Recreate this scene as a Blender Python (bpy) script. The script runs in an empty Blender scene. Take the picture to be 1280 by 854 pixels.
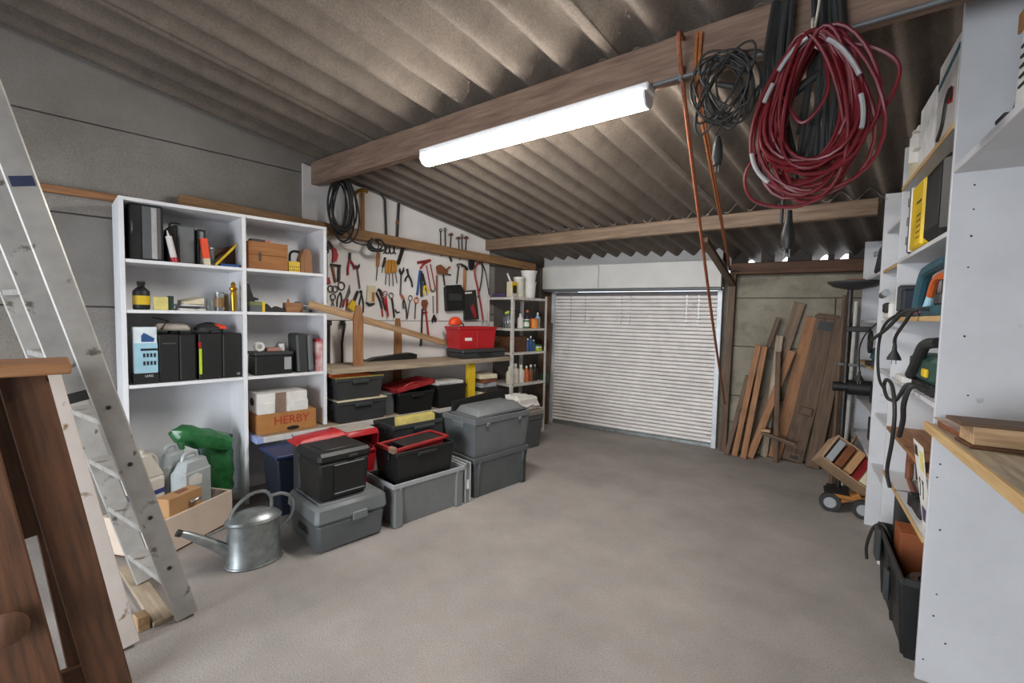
import bpy, math, random
from mathutils import Vector, Matrix
random.seed(7)
sc = bpy.context.scene
COL = sc.collection
R = math.radians
# ------------------------------------------------------------------ camera
H = 1.6; FPX = 569.0; PHI = R(12.44)
YAW, PIT, ROL = R(44.38), R(3.31), R(1.17)
def cam_basis():
    f = Vector((-math.sin(YAW), math.cos(YAW), 0)); r = Vector((math.cos(YAW), math.sin(YAW), 0)); u = Vector((0, 0, 1))
    f2 = f*math.cos(PIT)-u*math.sin(PIT); u2 = u*math.cos(PIT)+f*math.sin(PIT)
    return r*math.cos(ROL)+u2*math.sin(ROL), u2*math.cos(ROL)-r*math.sin(ROL), f2
CR, CU, CF = cam_basis()
cd = bpy.data.cameras.new('camera'); cd.sensor_width = 36; cd.lens = FPX*36/1280; cd.clip_start = .02
cam = bpy.data.objects.new('camera', cd); COL.objects.link(cam)
m = Matrix.Identity(4)
for i in range(3):
    m[i][0], m[i][1], m[i][2] = CR[i], CU[i], -CF[i]
m[2][3] = H
cam.matrix_world = m; sc.camera = cam
# ------------------------------------------------------------------ light
w = bpy.data.worlds.new('sky'); sc.world = w; w.use_nodes = True
bg = w.node_tree.nodes['Background']; bg.inputs[0].default_value = (.80, .88, 1, 1); bg.inputs[1].default_value = 3.0
NF = Vector((-math.sin(PHI), math.cos(PHI), 0)); NR = Vector((math.cos(PHI), math.sin(PHI), 0))
def RW(r, f, z=0): return NR*r+NF*f+Vector((0, 0, z))
DOORLIGHT = 86
ad = bpy.data.lights.new('daylight', 'AREA'); ad.shape = 'RECTANGLE'; ad.size = 2.7; ad.size_y = 2.2; ad.energy = DOORLIGHT; ad.color = (.92, .96, 1)
al = bpy.data.objects.new('daylight', ad); COL.objects.link(al)
al.location = RW(-1.75, -2.75, 1.2); al.rotation_euler = (R(66), 0, PHI); ad.spread = R(125)
sc.view_settings.view_transform = 'Standard'; sc.view_settings.look = 'None'; sc.view_settings.gamma = 1
sc.view_settings.use_curve_mapping = False; sc.view_settings.exposure = 0.42
# ------------------------------------------------------------------ pixel rays (a pixel gives a direction, a plane gives the distance)
def ray(u, v): return CR*((u-640)/FPX)-CU*((v-427)/FPX)+CF
CAM = Vector((0, 0, H))
def px(x, u, v): d = ray(u, v); return CAM+d*(x/d.x)
def py(y, u, v): d = ray(u, v); return CAM+d*(y/d.y)
def fl(u, v, z=0.): d = ray(u, v); return CAM+d*((z-H)/d.z)
def pn(n, c, u, v): d = ray(u, v); return CAM+d*((c-n.dot(CAM))/n.dot(d))
# ------------------------------------------------------------------ materials
def lin(h):
    h = h.lstrip('#'); o = []
    for i in (0, 2, 4):
        c = int(h[i:i+2], 16)/255; o.append(c/12.92 if c <= .04045 else ((c+.055)/1.055)**2.4)
    return (*o, 1)
MATS = {}
def mat(name, col, rough=.6, metal=0., var=.12, scale=12., bump=.05, stretch=None, col2=None, emit=0, alpha=1, trans=0, spots=None, world=False):
    """noise-varied principled material; stretch=(x,y,z) scales the object coordinates (wood grain); spots=(colour, threshold, scale)"""
    if name in MATS: return MATS[name]
    m = bpy.data.materials.new(name); m.use_nodes = True; nt = m.node_tree; b = nt.nodes['Principled BSDF']
    N = nt.nodes.new; L = nt.links.new
    tc = N('ShaderNodeTexCoord'); mp = N('ShaderNodeMapping'); L(N('ShaderNodeNewGeometry').outputs['Position'] if world else tc.outputs['Object'], mp.inputs[0])
    if stretch: mp.inputs['Scale'].default_value = stretch
    nz = N('ShaderNodeTexNoise'); nz.inputs['Scale'].default_value = scale; nz.inputs['Detail'].default_value = 6; nz.inputs['Roughness'].default_value = .6
    L(mp.outputs[0], nz.inputs['Vector'])
    c = lin(col); c2 = lin(col2) if col2 else tuple(x*(1-var*1.6) for x in c[:3])+(1,)
    c1 = c if col2 else tuple(min(1, x*(1+var)) for x in c[:3])+(1,)
    rp = N('ShaderNodeValToRGB'); rp.color_ramp.elements[0].color = c2; rp.color_ramp.elements[1].color = c1
    rp.color_ramp.elements[0].position = .32; rp.color_ramp.elements[1].position = .68
    L(nz.outputs['Fac'], rp.inputs[0]); out = rp.outputs[0]
    if spots:
        n2 = N('ShaderNodeTexNoise'); n2.inputs['Scale'].default_value = spots[2]; n2.inputs['Detail'].default_value = 4; L(mp.outputs[0], n2.inputs['Vector'])
        r2 = N('ShaderNodeValToRGB'); r2.color_ramp.elements[0].position = spots[1]; r2.color_ramp.elements[1].position = spots[1]+.06; L(n2.outputs['Fac'], r2.inputs[0])
        mx = N('ShaderNodeMix'); mx.data_type = 'RGBA'; L(r2.outputs[0], mx.inputs[0]); L(out, mx.inputs[6]); mx.inputs[7].default_value = lin(spots[0]); out = mx.outputs[2]
    L(out, b.inputs['Base Color'])
    b.inputs['Roughness'].default_value = rough; b.inputs['Metallic'].default_value = metal
    if bump:
        bp = N('ShaderNodeBump'); bp.inputs['Strength'].default_value = bump; bp.inputs['Distance'].default_value = .02
        L(nz.outputs['Fac'], bp.inputs['Height']); L(bp.outputs[0], b.inputs['Normal'])
    if emit: b.inputs['Emission Color'].default_value = c; b.inputs['Emission Strength'].default_value = emit
    if alpha < 1: b.inputs['Alpha'].default_value = alpha
    if trans: b.inputs['Transmission Weight'].default_value = trans
    MATS[name] = m; return m
def wood(name, a, b, ax='x', rough=.65, scale=3.):
    st = {'x': (1.2, 14, 14), 'y': (14, 1.2, 14), 'z': (14, 14, 1.2)}[ax]
    return mat(name+'_'+ax, a, rough, 0, col2=b, scale=scale, bump=.12, stretch=st)
def concrete(name, a, b, scale, bump, tint='8a7a68', fine=140):
    if name in MATS: return MATS[name]
    m = bpy.data.materials.new(name); m.use_nodes = True; nt = m.node_tree; bs = nt.nodes['Principled BSDF']; N = nt.nodes.new; L = nt.links.new
    tc = N('ShaderNodeTexCoord'); geo = N('ShaderNodeNewGeometry')
    n1 = N('ShaderNodeTexNoise'); n1.inputs['Scale'].default_value = scale; n1.inputs['Detail'].default_value = 8; n1.inputs['Roughness'].default_value = .62
    n2 = N('ShaderNodeTexNoise'); n2.inputs['Scale'].default_value = fine; n2.inputs['Detail'].default_value = 3
    n3 = N('ShaderNodeTexNoise'); n3.inputs['Scale'].default_value = scale*5; n3.inputs['Detail'].default_value = 6
    for n in (n1, n2, n3): L(geo.outputs['Position'], n.inputs['Vector'])
    rp = N('ShaderNodeValToRGB'); rp.color_ramp.elements[0].color = lin(b); rp.color_ramp.elements[1].color = lin(a)
    rp.color_ramp.elements[0].position = .3; rp.color_ramp.elements[1].position = .7; L(n1.outputs['Fac'], rp.inputs[0])
    mx = N('ShaderNodeMix'); mx.data_type = 'RGBA'; mx.blend_type = 'OVERLAY'; mx.inputs[0].default_value = .45
    L(rp.outputs[0], mx.inputs[6]); L(n2.outputs['Fac'], mx.inputs[7])
    m2 = N('ShaderNodeMix'); m2.data_type = 'RGBA'; r3 = N('ShaderNodeValToRGB'); r3.color_ramp.elements[0].position = .52; r3.color_ramp.elements[1].position = .75
    r3.color_ramp.elements[1].color = (.55, .55, .55, 1)
    L(n3.outputs['Fac'], r3.inputs[0]); L(r3.outputs[0], m2.inputs[0]); L(mx.outputs[2], m2.inputs[6]); m2.inputs[7].default_value = lin(tint)
    L(m2.outputs[2], bs.inputs['Base Color']); bs.inputs['Roughness'].default_value = .88
    bp = N('ShaderNodeBump'); bp.inputs['Strength'].default_value = bump; bp.inputs['Distance'].default_value = .01
    L(n2.outputs['Fac'], bp.inputs['Height']); L(bp.outputs[0], bs.inputs['Normal'])
    MATS[name] = m; return m
M = {}
M['floor'] = concrete('floor_concrete', '9f9893', '817c78', 1.5, .2, '948981', 120)
M['wall'] = concrete('wall_concrete', '918c86', '7c7770', 1.7, .2, '857c70')
M['wall2'] = concrete('wall_concrete_old', '989283', '756e60', 1.9, .3, '655e4f')
M['joint'] = concrete('wall_joint', '5c5751', '4a4640', 3, .2, '3a3632')
M['roof'] = concrete('fibre_cement', '766b60', '5f554c', 1.6, .35, '524941', 90)
M['white'] = mat('white_melamine', 'e4e5e8', .45, 0, .03, 6, .01)
M['whitep'] = mat('white_painted_board', 'd9d8d8', .5, 0, .04, 4, .02, spots=('4a4a4a', .73, 26))
M['rpanel'] = mat('worn_white_panel', 'c9cacd', .45, 0, .04, 5, .02, spots=('a9a8a6', .68, 9))
M['toolb'] = mat('tool_board_white', 'e2dfdc', .6, 0, .04, 3, .02, spots=('8a837b', .745, 30))
M['header'] = mat('header_white', 'c9c8c4', .55, 0, .06, 2.5, .02)
M['slat'] = mat('shutter_white', 'e6e1de', .4, 0, .07, 5, .02, spots=('c9c0bb', .68, 4), world=True)
M['rust'] = mat('shutter_track', 'c9ced3', .45, .2, .1, 9)
M['steel'] = mat('galvanised', '9aa0a0', .38, .75, .16, 16, .03)
M['steel2'] = mat('tool_steel', '6f6e6d', .42, .7, .2, 20, .05)
M['dsteel'] = mat('dark_steel', '3b3836', .5, .5, .2, 20, .05)
M['alu'] = mat('ladder_aluminium', 'a8a5a0', .42, .3, .1, 9, .04, spots=('6b625a', .66, 13))
M['black'] = mat('black_plastic', '1a1b1b', .5, 0, .12, 14, .05)
M['black2'] = mat('black_rubber', '2a2a29', .65, 0, .12, 20, .05)
M['dgrey'] = mat('dark_grey_plastic', '37393a', .5, 0, .08, 9, .04)
M['grey'] = mat('grey_plastic', '666a6b', .5, 0, .08, 7, .04)
M['mgrey'] = mat('mid_grey_plastic', '55595a', .5, 0, .08, 7, .04)
M['lgrey'] = mat('light_grey_plastic', '9a9d9f', .5, 0, .06, 7, .03)
M['navy'] = mat('navy_plastic', '1e2431', .5, 0, .1, 8, .04)
M['red'] = mat('red_plastic', 'b01f26', .42, 0, .1, 8, .03)
M['redm'] = mat('red_enamel', '9c2a2c', .45, .1, .2, 18, .05)
M['orange'] = mat('orange_plastic', 'c9602c', .5, 0, .12, 10, .04)
M['oran2'] = mat('bright_orange', 'e8481c', .45, 0, .06, 10)
M['yellow'] = mat('yellow_plastic', 'd8b51e', .5, 0, .08, 9, .03)
M['cream'] = mat('cream_plastic', 'cfc5a8', .55, 0, .08, 9, .03)
M['green'] = mat('green_plastic', '2f6b3c', .5, 0, .15, 9, .04)
M['blue'] = mat('blue_plastic', '2b4f86', .5, 0, .12, 9, .04)
M['teal'] = mat('tool_teal', '2f5560', .5, 0, .12, 12, .04)
M['dgreen'] = mat('tool_green', '24443a', .5, 0, .12, 12, .04)
M['paper'] = mat('paper_white', 'dcdad5', .75, 0, .06, 12, .04)
M['beige'] = mat('beige_paint', 'd5c3b2', .55, 0, .05, 6, .02)
M['card'] = mat('cardboard', 'a8743f', .8, 0, .1, 7, .05)
M['card2'] = mat('cardboard_pale', 'b0875c', .8, 0, .1, 7, .05)
M['tape'] = mat('brown_tape', '8a7566', .35, 0, .12, 12)
M['gold'] = mat('brass', 'c79a3a', .28, .9, .1, 10)
M['glass'] = mat('clear_glass', 'dfe8e8', .06, 0, .02, 5, 0, trans=.92)
M['jerry'] = mat('translucent_plastic', 'b4bcbd', .4, 0, .06, 6, .02, trans=.15)
M['jugw'] = mat('milky_plastic', 'cdc6bb', .45, 0, .06, 6, .02)
M['rope'] = mat('orange_rope', 'a4602f', .7, 0, .2, 60, .1)
M['redcable'] = mat('red_cable', '6c1a22', .42, 0, .1, 14)
M['silver'] = mat('silver_tape', 'b8b6b6', .35, .3, .1, 20)
M['twine'] = mat('pale_twine', 'cfc6b8', .8, 0, .1, 40)
M['skyb'] = mat('pale_blue_print', '9cc6d6', .5, 0, .08, 9)
M['brownl'] = mat('brown_leather', '7c4a30', .5, 0, .2, 9, .06)
M['towel'] = mat('towel_cloth', 'e4e1dc', .95, 0, .06, 30, .3)
M['purple'] = mat('purple_cloth', '4a3a63', .8, 0, .1, 12)
M['lime'] = mat('lime_plastic', 'b7cf2a', .5, 0, .08, 9)
def W_(ax='x', k='beam'):
    a, b = {'beam': ('8f7664', '6a5345'), 'grey': ('826c58', '5c4937'), 'pine': ('9c7850', '775739'), 'light': ('c3a27c', '9a7a58'), 'dark': ('643f26', '402816'), 'old': ('6c5440', '483627'),
            'post': ('a2734b', '7d5436'), 'ply': ('c6a878', 'ad8b5c'), 'boxw': ('a9713c', '8f5b2c'), 'plank': ('b0a08a', '857663')}[k]
    return wood('wood_'+k, a, b, ax)
# ------------------------------------------------------------------ mesh builder
class MB:
    def __init__(s): s.v = []; s.f = []
    def add(s, vs, fs):
        o = len(s.v); s.v += [tuple(x) for x in vs]; s.f += [tuple(i+o for i in f) for f in fs]; return s
    def box(s, x0, y0, z0, x1, y1, z1, b=0.):
        if x0 > x1: x0, x1 = x1, x0
        if y0 > y1: y0, y1 = y1, y0
        if z0 > z1: z0, z1 = z1, z0
        return s.hull([(x0, y0, z0), (x1, y0, z0), (x1, y1, z0), (x0, y1, z0), (x0, y0, z1), (x1, y0, z1), (x1, y1, z1), (x0, y1, z1)], b)
    def hull(s, c, b=0.):
        """eight corners (bottom 4 ccw, top 4); chamfer b"""
        F = [(0, 3, 2, 1), (4, 5, 6, 7), (0, 1, 5, 4), (1, 2, 6, 5), (2, 3, 7, 6), (3, 0, 4, 7)]
        c = [Vector(p) for p in c]
        if b <= 0: return s.add(c, F)
        vs = []; idx = {}
        for fi, f in enumerate(F):
            for k, vi in enumerate(f):
                e1 = c[f[(k+1) % 4]]-c[vi]; e2 = c[f[k-1]]-c[vi]
                bb = min(b, e1.length*.45, e2.length*.45)
                idx[(fi, vi)] = len(vs); vs.append(c[vi]+e1.normalized()*bb+e2.normalized()*bb)
        fs = [tuple(idx[(fi, vi)] for vi in f) for fi, f in enumerate(F)]
        done = set()
        for fi, f in enumerate(F):
            for k in range(4):
                a, d = f[k], f[(k+1) % 4]; key = frozenset((a, d))
                if key in done: continue
                done.add(key)
                for gi, g in enumerate(F):
                    if gi != fi and a in g and d in g: fs.append((idx[(fi, d)], idx[(fi, a)], idx[(gi, a)], idx[(gi, d)]))
        for vi in range(8):
            t = [fi for fi, f in enumerate(F) if vi in f]; q = [vs[idx[(fi, vi)]] for fi in t]
            n = (q[1]-q[0]).cross(q[2]-q[0]); ctr = sum(c, Vector())/8
            if n.dot(c[vi]-ctr) < 0: t = t[::-1]
            fs.append(tuple(idx[(fi, vi)] for fi in t))
        return s.add(vs, fs)
    def cyl(s, p, q, r0, r1=None, n=14, cap=True): return s.tube([p, q], [r0, r0 if r1 is None else r1], n, cap)
    def tube(s, path, r, n=8, cap=True, closed=False):
        P = [Vector(p) for p in path]; k = len(P); r = r if isinstance(r, (list, tuple)) else [r]*k
        T = []
        for i in range(k):
            a = P[(i-1) % k] if closed or i > 0 else P[i]; b = P[(i+1) % k] if closed or i < k-1 else P[i]
            t = b-a; T.append(t.normalized() if t.length > 1e-9 else Vector((0, 0, 1)))
        u = T[0].orthogonal().normalized(); vs = []
        for i in range(k):
            u = (u-T[i]*u.dot(T[i])); u = u.normalized() if u.length > 1e-6 else T[i].orthogonal().normalized()
            w_ = T[i].cross(u)
            for j in range(n):
                a = 2*math.pi*j/n; vs.append(P[i]+(u*math.cos(a)+w_*math.sin(a))*r[i])
        fs = []
        for i in range(k if closed else k-1):
            i2 = (i+1) % k
            for j in range(n): fs.append((i*n+j, i*n+(j+1) % n, i2*n+(j+1) % n, i2*n+j))
        if cap and not closed: fs += [tuple(range(n))[::-1], tuple((k-1)*n+j for j in range(n))]
        return s.add(vs, fs)
    def lathe(s, prof, n=20, c=(0, 0, 0), sx=1., sy=1.):
        vs = []; fs = []; k = len(prof)
        for r, z in prof:
            for j in range(n):
                a = 2*math.pi*j/n; vs.append((c[0]+r*sx*math.cos(a), c[1]+r*sy*math.sin(a), c[2]+z))
        for i in range(k-1):
            for j in range(n): fs.append((i*n+j, i*n+(j+1) % n, (i+1)*n+(j+1) % n, (i+1)*n+j))
        fs += [tuple(range(n))[::-1], tuple((k-1)*n+j for j in range(n))]
        return s.add(vs, fs)
    def prism(s, poly, d, ax='y', o=0.):
        """polygon in the plane normal to ax, from o to o+d"""
        def mk(a, b, t): return {'y': (a, t, b), 'x': (t, a, b), 'z': (a, b, t)}[ax]
        n = len(poly); ar = sum(poly[i][0]*poly[(i+1) % n][1]-poly[(i+1) % n][0]*poly[i][1] for i in range(n))
        P = list(poly) if (ar > 0) == (ax != 'y') else list(poly)[::-1]
        vs = [mk(a, b, o) for a, b in P]+[mk(a, b, o+d) for a, b in P]
        fs = [tuple(range(n))[::-1], tuple(range(n, 2*n))]+[(i, (i+1) % n, n+(i+1) % n, n+i) for i in range(n)]
        return s.add(vs, fs)
    def ring(s, c, r, t, ax='y', n=20, sq=1.):
        P = []
        for j in range(n):
            a = 2*math.pi*j/n; p = {'y': (math.cos(a), 0, sq*math.sin(a)), 'x': (0, math.cos(a), sq*math.sin(a)), 'z': (math.cos(a), sq*math.sin(a), 0)}[ax]
            P.append(Vector(c)+Vector(p)*r)
        return s.tube(P, t, 6, closed=True)
    def tray(s, w, d, h, t=.006, tp=.0, b=.0):
        """open box: base footprint shrinks by tp on each side"""
        o = [(-w/2+tp, -d/2+tp, 0), (w/2-tp, -d/2+tp, 0), (w/2-tp, d/2-tp, 0), (-w/2+tp, d/2-tp, 0), (-w/2, -d/2, h), (w/2, -d/2, h), (w/2, d/2, h), (-w/2, d/2, h)]
        i = [(x-math.copysign(t, x), y-math.copysign(t, y), max(z, t)) for x, y, z in o]
        F = [(0, 3, 2, 1), (0, 1, 5, 4), (1, 2, 6, 5), (2, 3, 7, 6), (3, 0, 4, 7), (8, 9, 10, 11), (8, 12, 13, 9), (9, 13, 14, 10), (10, 14, 15, 11), (11, 15, 12, 8),
             (4, 5, 13, 12), (5, 6, 14, 13), (6, 7, 15, 14), (7, 4, 12, 15)]
        return s.add(o+i, F)
    def mesh(s, name, mt, ang=35):
        me = bpy.data.meshes.new(name); me.from_pydata(s.v, [], s.f); me.update()
        if mt: me.materials.append(mt)
        me.polygons.foreach_set('use_smooth', [True]*len(me.polygons)); me.set_sharp_from_angle(angle=R(ang))
        return me
def tag(o, label=None, cat=None, group=None, kind=None):
    if label: o['label'] = label
    if cat: o['category'] = cat
    if group: o['group'] = group
    if kind: o['kind'] = kind
    return o
def ob(name, mb, mt, parent=None, loc=(0, 0, 0), rot=(0, 0, 0), ang=35, label=None):
    me = mb if isinstance(mb, bpy.types.Mesh) else mb.mesh(name, mt, ang)
    o = bpy.data.objects.new(name, me); COL.objects.link(o); o.location = loc; o.rotation_euler = rot
    if parent: o.parent = parent
    if label: o['label'] = label
    return o
def thing(name, label, cat, loc=(0, 0, 0), rz=0., group=None):
    o = bpy.data.objects.new(name, None); COL.objects.link(o); o.empty_display_size = .05
    o.location = loc; o.rotation_euler = rz if isinstance(rz, tuple) else (0, 0, rz)
    return tag(o, label, cat, group)
def solo(name, label, cat, mb, mt, loc=(0, 0, 0), rz=0., group=None, ang=35):
    o = ob(name, mb, mt, None, loc, rz if isinstance(rz, tuple) else (0, 0, rz), ang); return tag(o, label, cat, group)
def copy_tree(o, parent=None):
    c = o.copy(); COL.objects.link(c); c.parent = parent
    for ch in list(o.children): copy_tree(ch, c)
    return c
def bez(P, k=8):
    """Catmull-Rom through the points"""
    P = [Vector(p) for p in P]; out = []
    for i in range(len(P)-1):
        a = P[max(i-1, 0)]; b = P[i]; c = P[i+1]; d = P[min(i+2, len(P)-1)]
        for j in range(k):
            t = j/k; out.append(.5*((2*b)+(c-a)*t+(2*a-5*b+4*c-d)*t*t+(3*b-a-3*c+d)*t**3))
    return out+[P[-1]]
def along(p, q, up=(0, 0, 1)):
    """euler of a frame whose x runs p->q and whose z is closest to up"""
    x = (Vector(q)-Vector(p)).normalized(); z = Vector(up); z = (z-x*z.dot(x)).normalized(); y = z.cross(x)
    return Matrix((x, y, z)).transposed().to_euler()
def foot(p, q, wz, ty, up):
    """height of the start point p that lets the plank's lowest corner stand on the floor"""
    x = (Vector(q)-Vector(p)).normalized(); z = Vector(up); z = (z-x*z.dot(x)).normalized(); y = z.cross(x); return abs(z.z)*wz/2+abs(y.z)*ty/2
def board(name, p, q, wz, ty, mt, up=(0, 0, 1), parent=None, b=.003, label=None, cat=None, group=None):
    """plank from p to q (centre line), wz along up, ty thick"""
    L = (Vector(q)-Vector(p)).length
    o = ob(name, MB().box(0, -ty/2, -wz/2, L, ty/2, wz/2, b), mt, parent, p, along(p, q, up)); return tag(o, label, cat, group)
def text(body, size, name, mt, parent, loc, rot, bold=0., kind=None):
    c = bpy.data.curves.new('t', 'FONT'); c.body = body; c.size = size; c.align_x = 'CENTER'; c.align_y = 'CENTER'; c.extrude = .0004; c.offset = bold
    t = bpy.data.objects.new('t', c); COL.objects.link(t)
    me = bpy.data.meshes.new_from_object(t.evaluated_get(bpy.context.evaluated_depsgraph_get())); bpy.data.objects.remove(t)
    me.materials.clear(); me.materials.append(mt)
    return ob(name, me, mt, parent, loc, rot)
LZ = R(90)          # things along the left wall face +X: local x runs along the wall, -y is the front
RZ = PHI-R(90)      # things along the right wall face the left one
def fitL(xf, u0, u1, vt, zb, d, vm=None):
    """a box whose front stands on the plane x=xf on a shelf at zb -> base centre, width, depth, height"""
    vm = vm if vm else vt+5
    a, b = px(xf, u0, vm).y, px(xf, u1, vm).y; h = px(xf, (u0+u1)/2, vt).z-zb
    return Vector((xf-d/2, (a+b)/2, zb)), b-a, d, h
# ------------------------------------------------------------------ the room
XW = -4.55; FW = 6.11
B1 = R(7.4); E1 = Vector((math.cos(B1), math.sin(B1), 0)); E2 = Vector((-math.sin(B1), math.cos(B1), 0))
S1 = E2.dot(Vector((XW, 1.81, 0))); S2 = E2.dot(Vector((XW, 4.08, 0))); SLOPE = -.40/(S2-S1)
def roof_z(s): return 2.995+SLOPE*(s-S1)
def BW(t, s, z): return E1*t+E2*s+Vector((0, 0, z))
fo = solo('floor', None, None, MB().box(-5.2, -3.6, -.1, 2.6, 7.2, 0), M['floor']); tag(fo, kind='structure')
# left wall: precast panels over a recessed joint
wl = ob('wall_left', MB().box(XW-.16, -3.4, 0, XW-.03, 6.2, 3.9), M['joint']); tag(wl, kind='structure')
zs = [0, .36, .98, 1.60, 2.26, 2.92, 3.9]
for i in range(6):
    ob('concrete_panel', MB().box(XW-.05, -3.4, zs[i]+.004, XW+(.0 if i % 2 else .004), 6.2, zs[i+1]-.004, .006), M['wall'], wl)
# far wall beside and around the shutter
def FWp(u, v): return pn(NF, FW, u, v)
rl = NR.dot(FWp(692, 450)); rr = NR.dot(FWp(897, 450)); DT = 1.95
wf = ob('wall_far', MB().box(-6.2, 0.04, 0, rl-.05, .16, 3.2).box(rr+.02, 0.04, 0, 1.6, .16, 2.14).box(rl-.05, .04, DT+.05, rr+.06, .16, 2.6), concrete('block_joint', '787265', '5f594d', 3, .2, '4c463c'), None, RW(0, FW), (0, 0, PHI)); tag(wf, kind='structure')
zf = [0, .35, .68, 1.28, 1.86, 2.12]
for i in range(5):
    ob('concrete_block', MB().box(rr+.08, 0, zf[i]+.004, .35 if i % 2 else 1.6, .06, zf[i+1]-.004, .006), M['wall2'], wf)
    if i % 2: ob('concrete_block', MB().box(.358, 0, zf[i]+.004, 1.6, .06, zf[i+1]-.004, .006), M['wall2'], wf)
ob('concrete_block', MB().box(-6.2, 0, 0, rl-.06, .06, 2.4, .004), M['old'] if 'old' in M else W_('z', 'old'), wf)
# right and rear walls
wr = ob('wall_right', MB().box(.98, -3.2, 0, 1.1, 6.4, 3.9), M['wall'], None, (0, 0, 0), (0, 0, PHI)); tag(wr, kind='structure')
wb = ob('wall_back', MB().box(-4.6, -2.95, 0, -3.1, -2.8, 3.9).box(-.4, -2.95, 0, 1.2, -2.8, 3.9).box(-3.1, -2.95, 2.35, -.4, -2.8, 3.9), M['wall'], None, (0, 0, 0), (0, 0, PHI)); tag(wb, kind='structure')
# corrugated roof: two runs of sheets, the upper one lapping over the lower
def BX_(x, s, z): return Vector((x, (s+math.sin(B1)*x)/math.cos(B1), z))
def sheet(x0, s0, s1, dz, pit, nw):
    amp = .215*pit; n = nw*10; w_ = nw*pit+.03; mb = MB(); vs = []; fs = []
    ss = [s0+(s1-s0)*k/4 for k in range(5)]
    for k, s in enumerate(ss):
        for th in (0, .009):
            for i in range(n+1):
                t = w_*i/n; vs.append(BX_(x0+t, s, roof_z(s)+dz+amp+amp*math.cos(2*math.pi*(t+x0-XW)/pit)+th))
    q = n+1
    for k in range(len(ss)-1):
        a = k*2*q; b = (k+1)*2*q
        for i in range(n):
            fs += [(a+i, b+i, b+i+1, a+i+1), (a+q+i, a+q+i+1, b+q+i+1, b+q+i)]
    for a in (0, (len(ss)-1)*2*q):
        for i in range(n): fs.append((a+i, a+i+1, a+q+i+1, a+q+i))
    return mb.add(vs, fs)
ce = thing('ceiling', None, None); tag(ce, kind='structure')
for (s0, s1, dz, pit, nw) in ((-3.6, -.5, .05, .27, 4), (-.65, S1+.22, .036, .27, 4), (S1+.082, S2+.16, .002, .20, 5), (S2+.02, S2+1.75, -.012, .19, 5)):
    x0 = XW-.5*pit; k = 0
    while x0 < 3.0:
        ob('corrugated_sheet', sheet(x0, s0, s1, dz+(.013 if k % 2 else 0), pit, nw), M['roof'], ce, ang=60)
        x0 += nw*pit; k += 1
# purlins
def beam(s, zb, zt, depth, lab, t0, t1, k='beam'):
    L = t1-t0
    o = ob('roof_beam', MB().box(0, -depth/2, zb, L, depth/2, zt, .008), W_('x', k), None, BW(t0, s+depth/2, 0), (0, 0, B1)); return tag(o, lab, 'beam')
TW = E1.dot(Vector((XW, 1.9, 0)))
bm1 = beam(S1, 2.815, 3.03, .08, 'thick brown timber roof beam that carries the tube light', TW, 1.35)
bm2 = beam(S2, 2.45, 2.585, .075, 'weathered timber roof beam crossing in front of the roller shutter', TW, .10, 'grey')
wp = solo('roof_beam', 'dark timber wall plate under the eaves above the leaning planks', 'beam', MB().box(rr+.1, -.06, 2.14, 1.4, .1, 2.275, .006), W_('x', 'dark'), RW(0, FW), PHI)
fr_ = lambda u: NR.dot(FWp(u, 328))
for a, b in ((rr+.1, fr_(935)), (fr_(951), fr_(968)), (fr_(984), fr_(1015)), (fr_(1035), fr_(1043)), (fr_(1061), 1.4)): ob('gap_filler', MB().box(a, .02, 2.265, b, .08, 2.46, .003), M['joint'], wp)
# --- roller shutter
dr = ob('door_1', MB().box(rl-.03, .02, .0, rr+.03, .045, DT), mat('slat_gap_shade', '6f6a68', .6), None, RW(0, FW-.02), (0, 0, PHI)); tag(dr, kind='structure')  # darker backing puts the groove shade between the slats into its colour
NS = 37; hs = (DT-.10)/NS
prof = [(.02, 0), (.0, .04), (-.010, .2), (-.016, .45), (-.014, .65), (-.006, .8), (.0, .86), (.02, .88)]
sl = MB(); Lw = rr-rl-.02
vs = []; fs = []
for x in (rl+.01, rr-.01):
    for (y, z) in prof: vs.append((x, y, z*hs))
n = len(prof)
for i in range(n-1): fs.append((i, n+i, n+i+1, i+1))
sme = sl.add(vs, fs).mesh('slat', M['slat'], 50)
for i in range(NS): ob('slat', sme, None, dr, (0, .0, .05+i*hs))
ob('bottom_rail', MB().box(rl+.005, -.02, .0, rr-.005, .02, .05, .005), M['steel'], dr)
for x in (rl, rr): ob('guide_track', MB().box(x-.028, -.035, 0, x+.028, .03, DT+.03, .004), M['rust'], dr)
for (u, s) in ((715, 0), (733, 0), (778, 0), (789, 0), (859, 0), (874, 0)):   # lifting straps between the top slats
    a = NR.dot(FWp(u, 385)); mbs = MB()
    for j in range(9): mbs.box(a-.006, -.017, DT-.08-.05*j*.9, a+.006, -.012, DT-.055-.05*j*.9)
    ob('lifting_strap', mbs, M['steel'], dr)
# header box over the shutter
hl = NR.dot(pn(NF, FW-.22, 678, 345)); hr = NR.dot(pn(NF, FW-.22, 902, 345))
hd = thing('trim_1', None, None, RW(0, FW-.22), PHI); tag(hd, kind='structure')
hm = hl+.62*(hr-hl)*.58
ob('cover_panel', MB().box(hl, 0, 1.985, hm-.002, .2, 2.30, .006), M['header'], hd)
ob('cover_panel', MB().box(hm+.002, .0, 1.985, hr, .2, 2.31, .006), M['header'], hd)
ob('valance', MB().box(hl+.02, .03, DT, hr-.0, .15, 1.985, .003), M['mgrey'], hd)
# white gable board between header and roof
ob('gable_board', MB().box(hl, .05, 2.30, hr, .07, 2.47), M['header'], hd)
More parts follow.
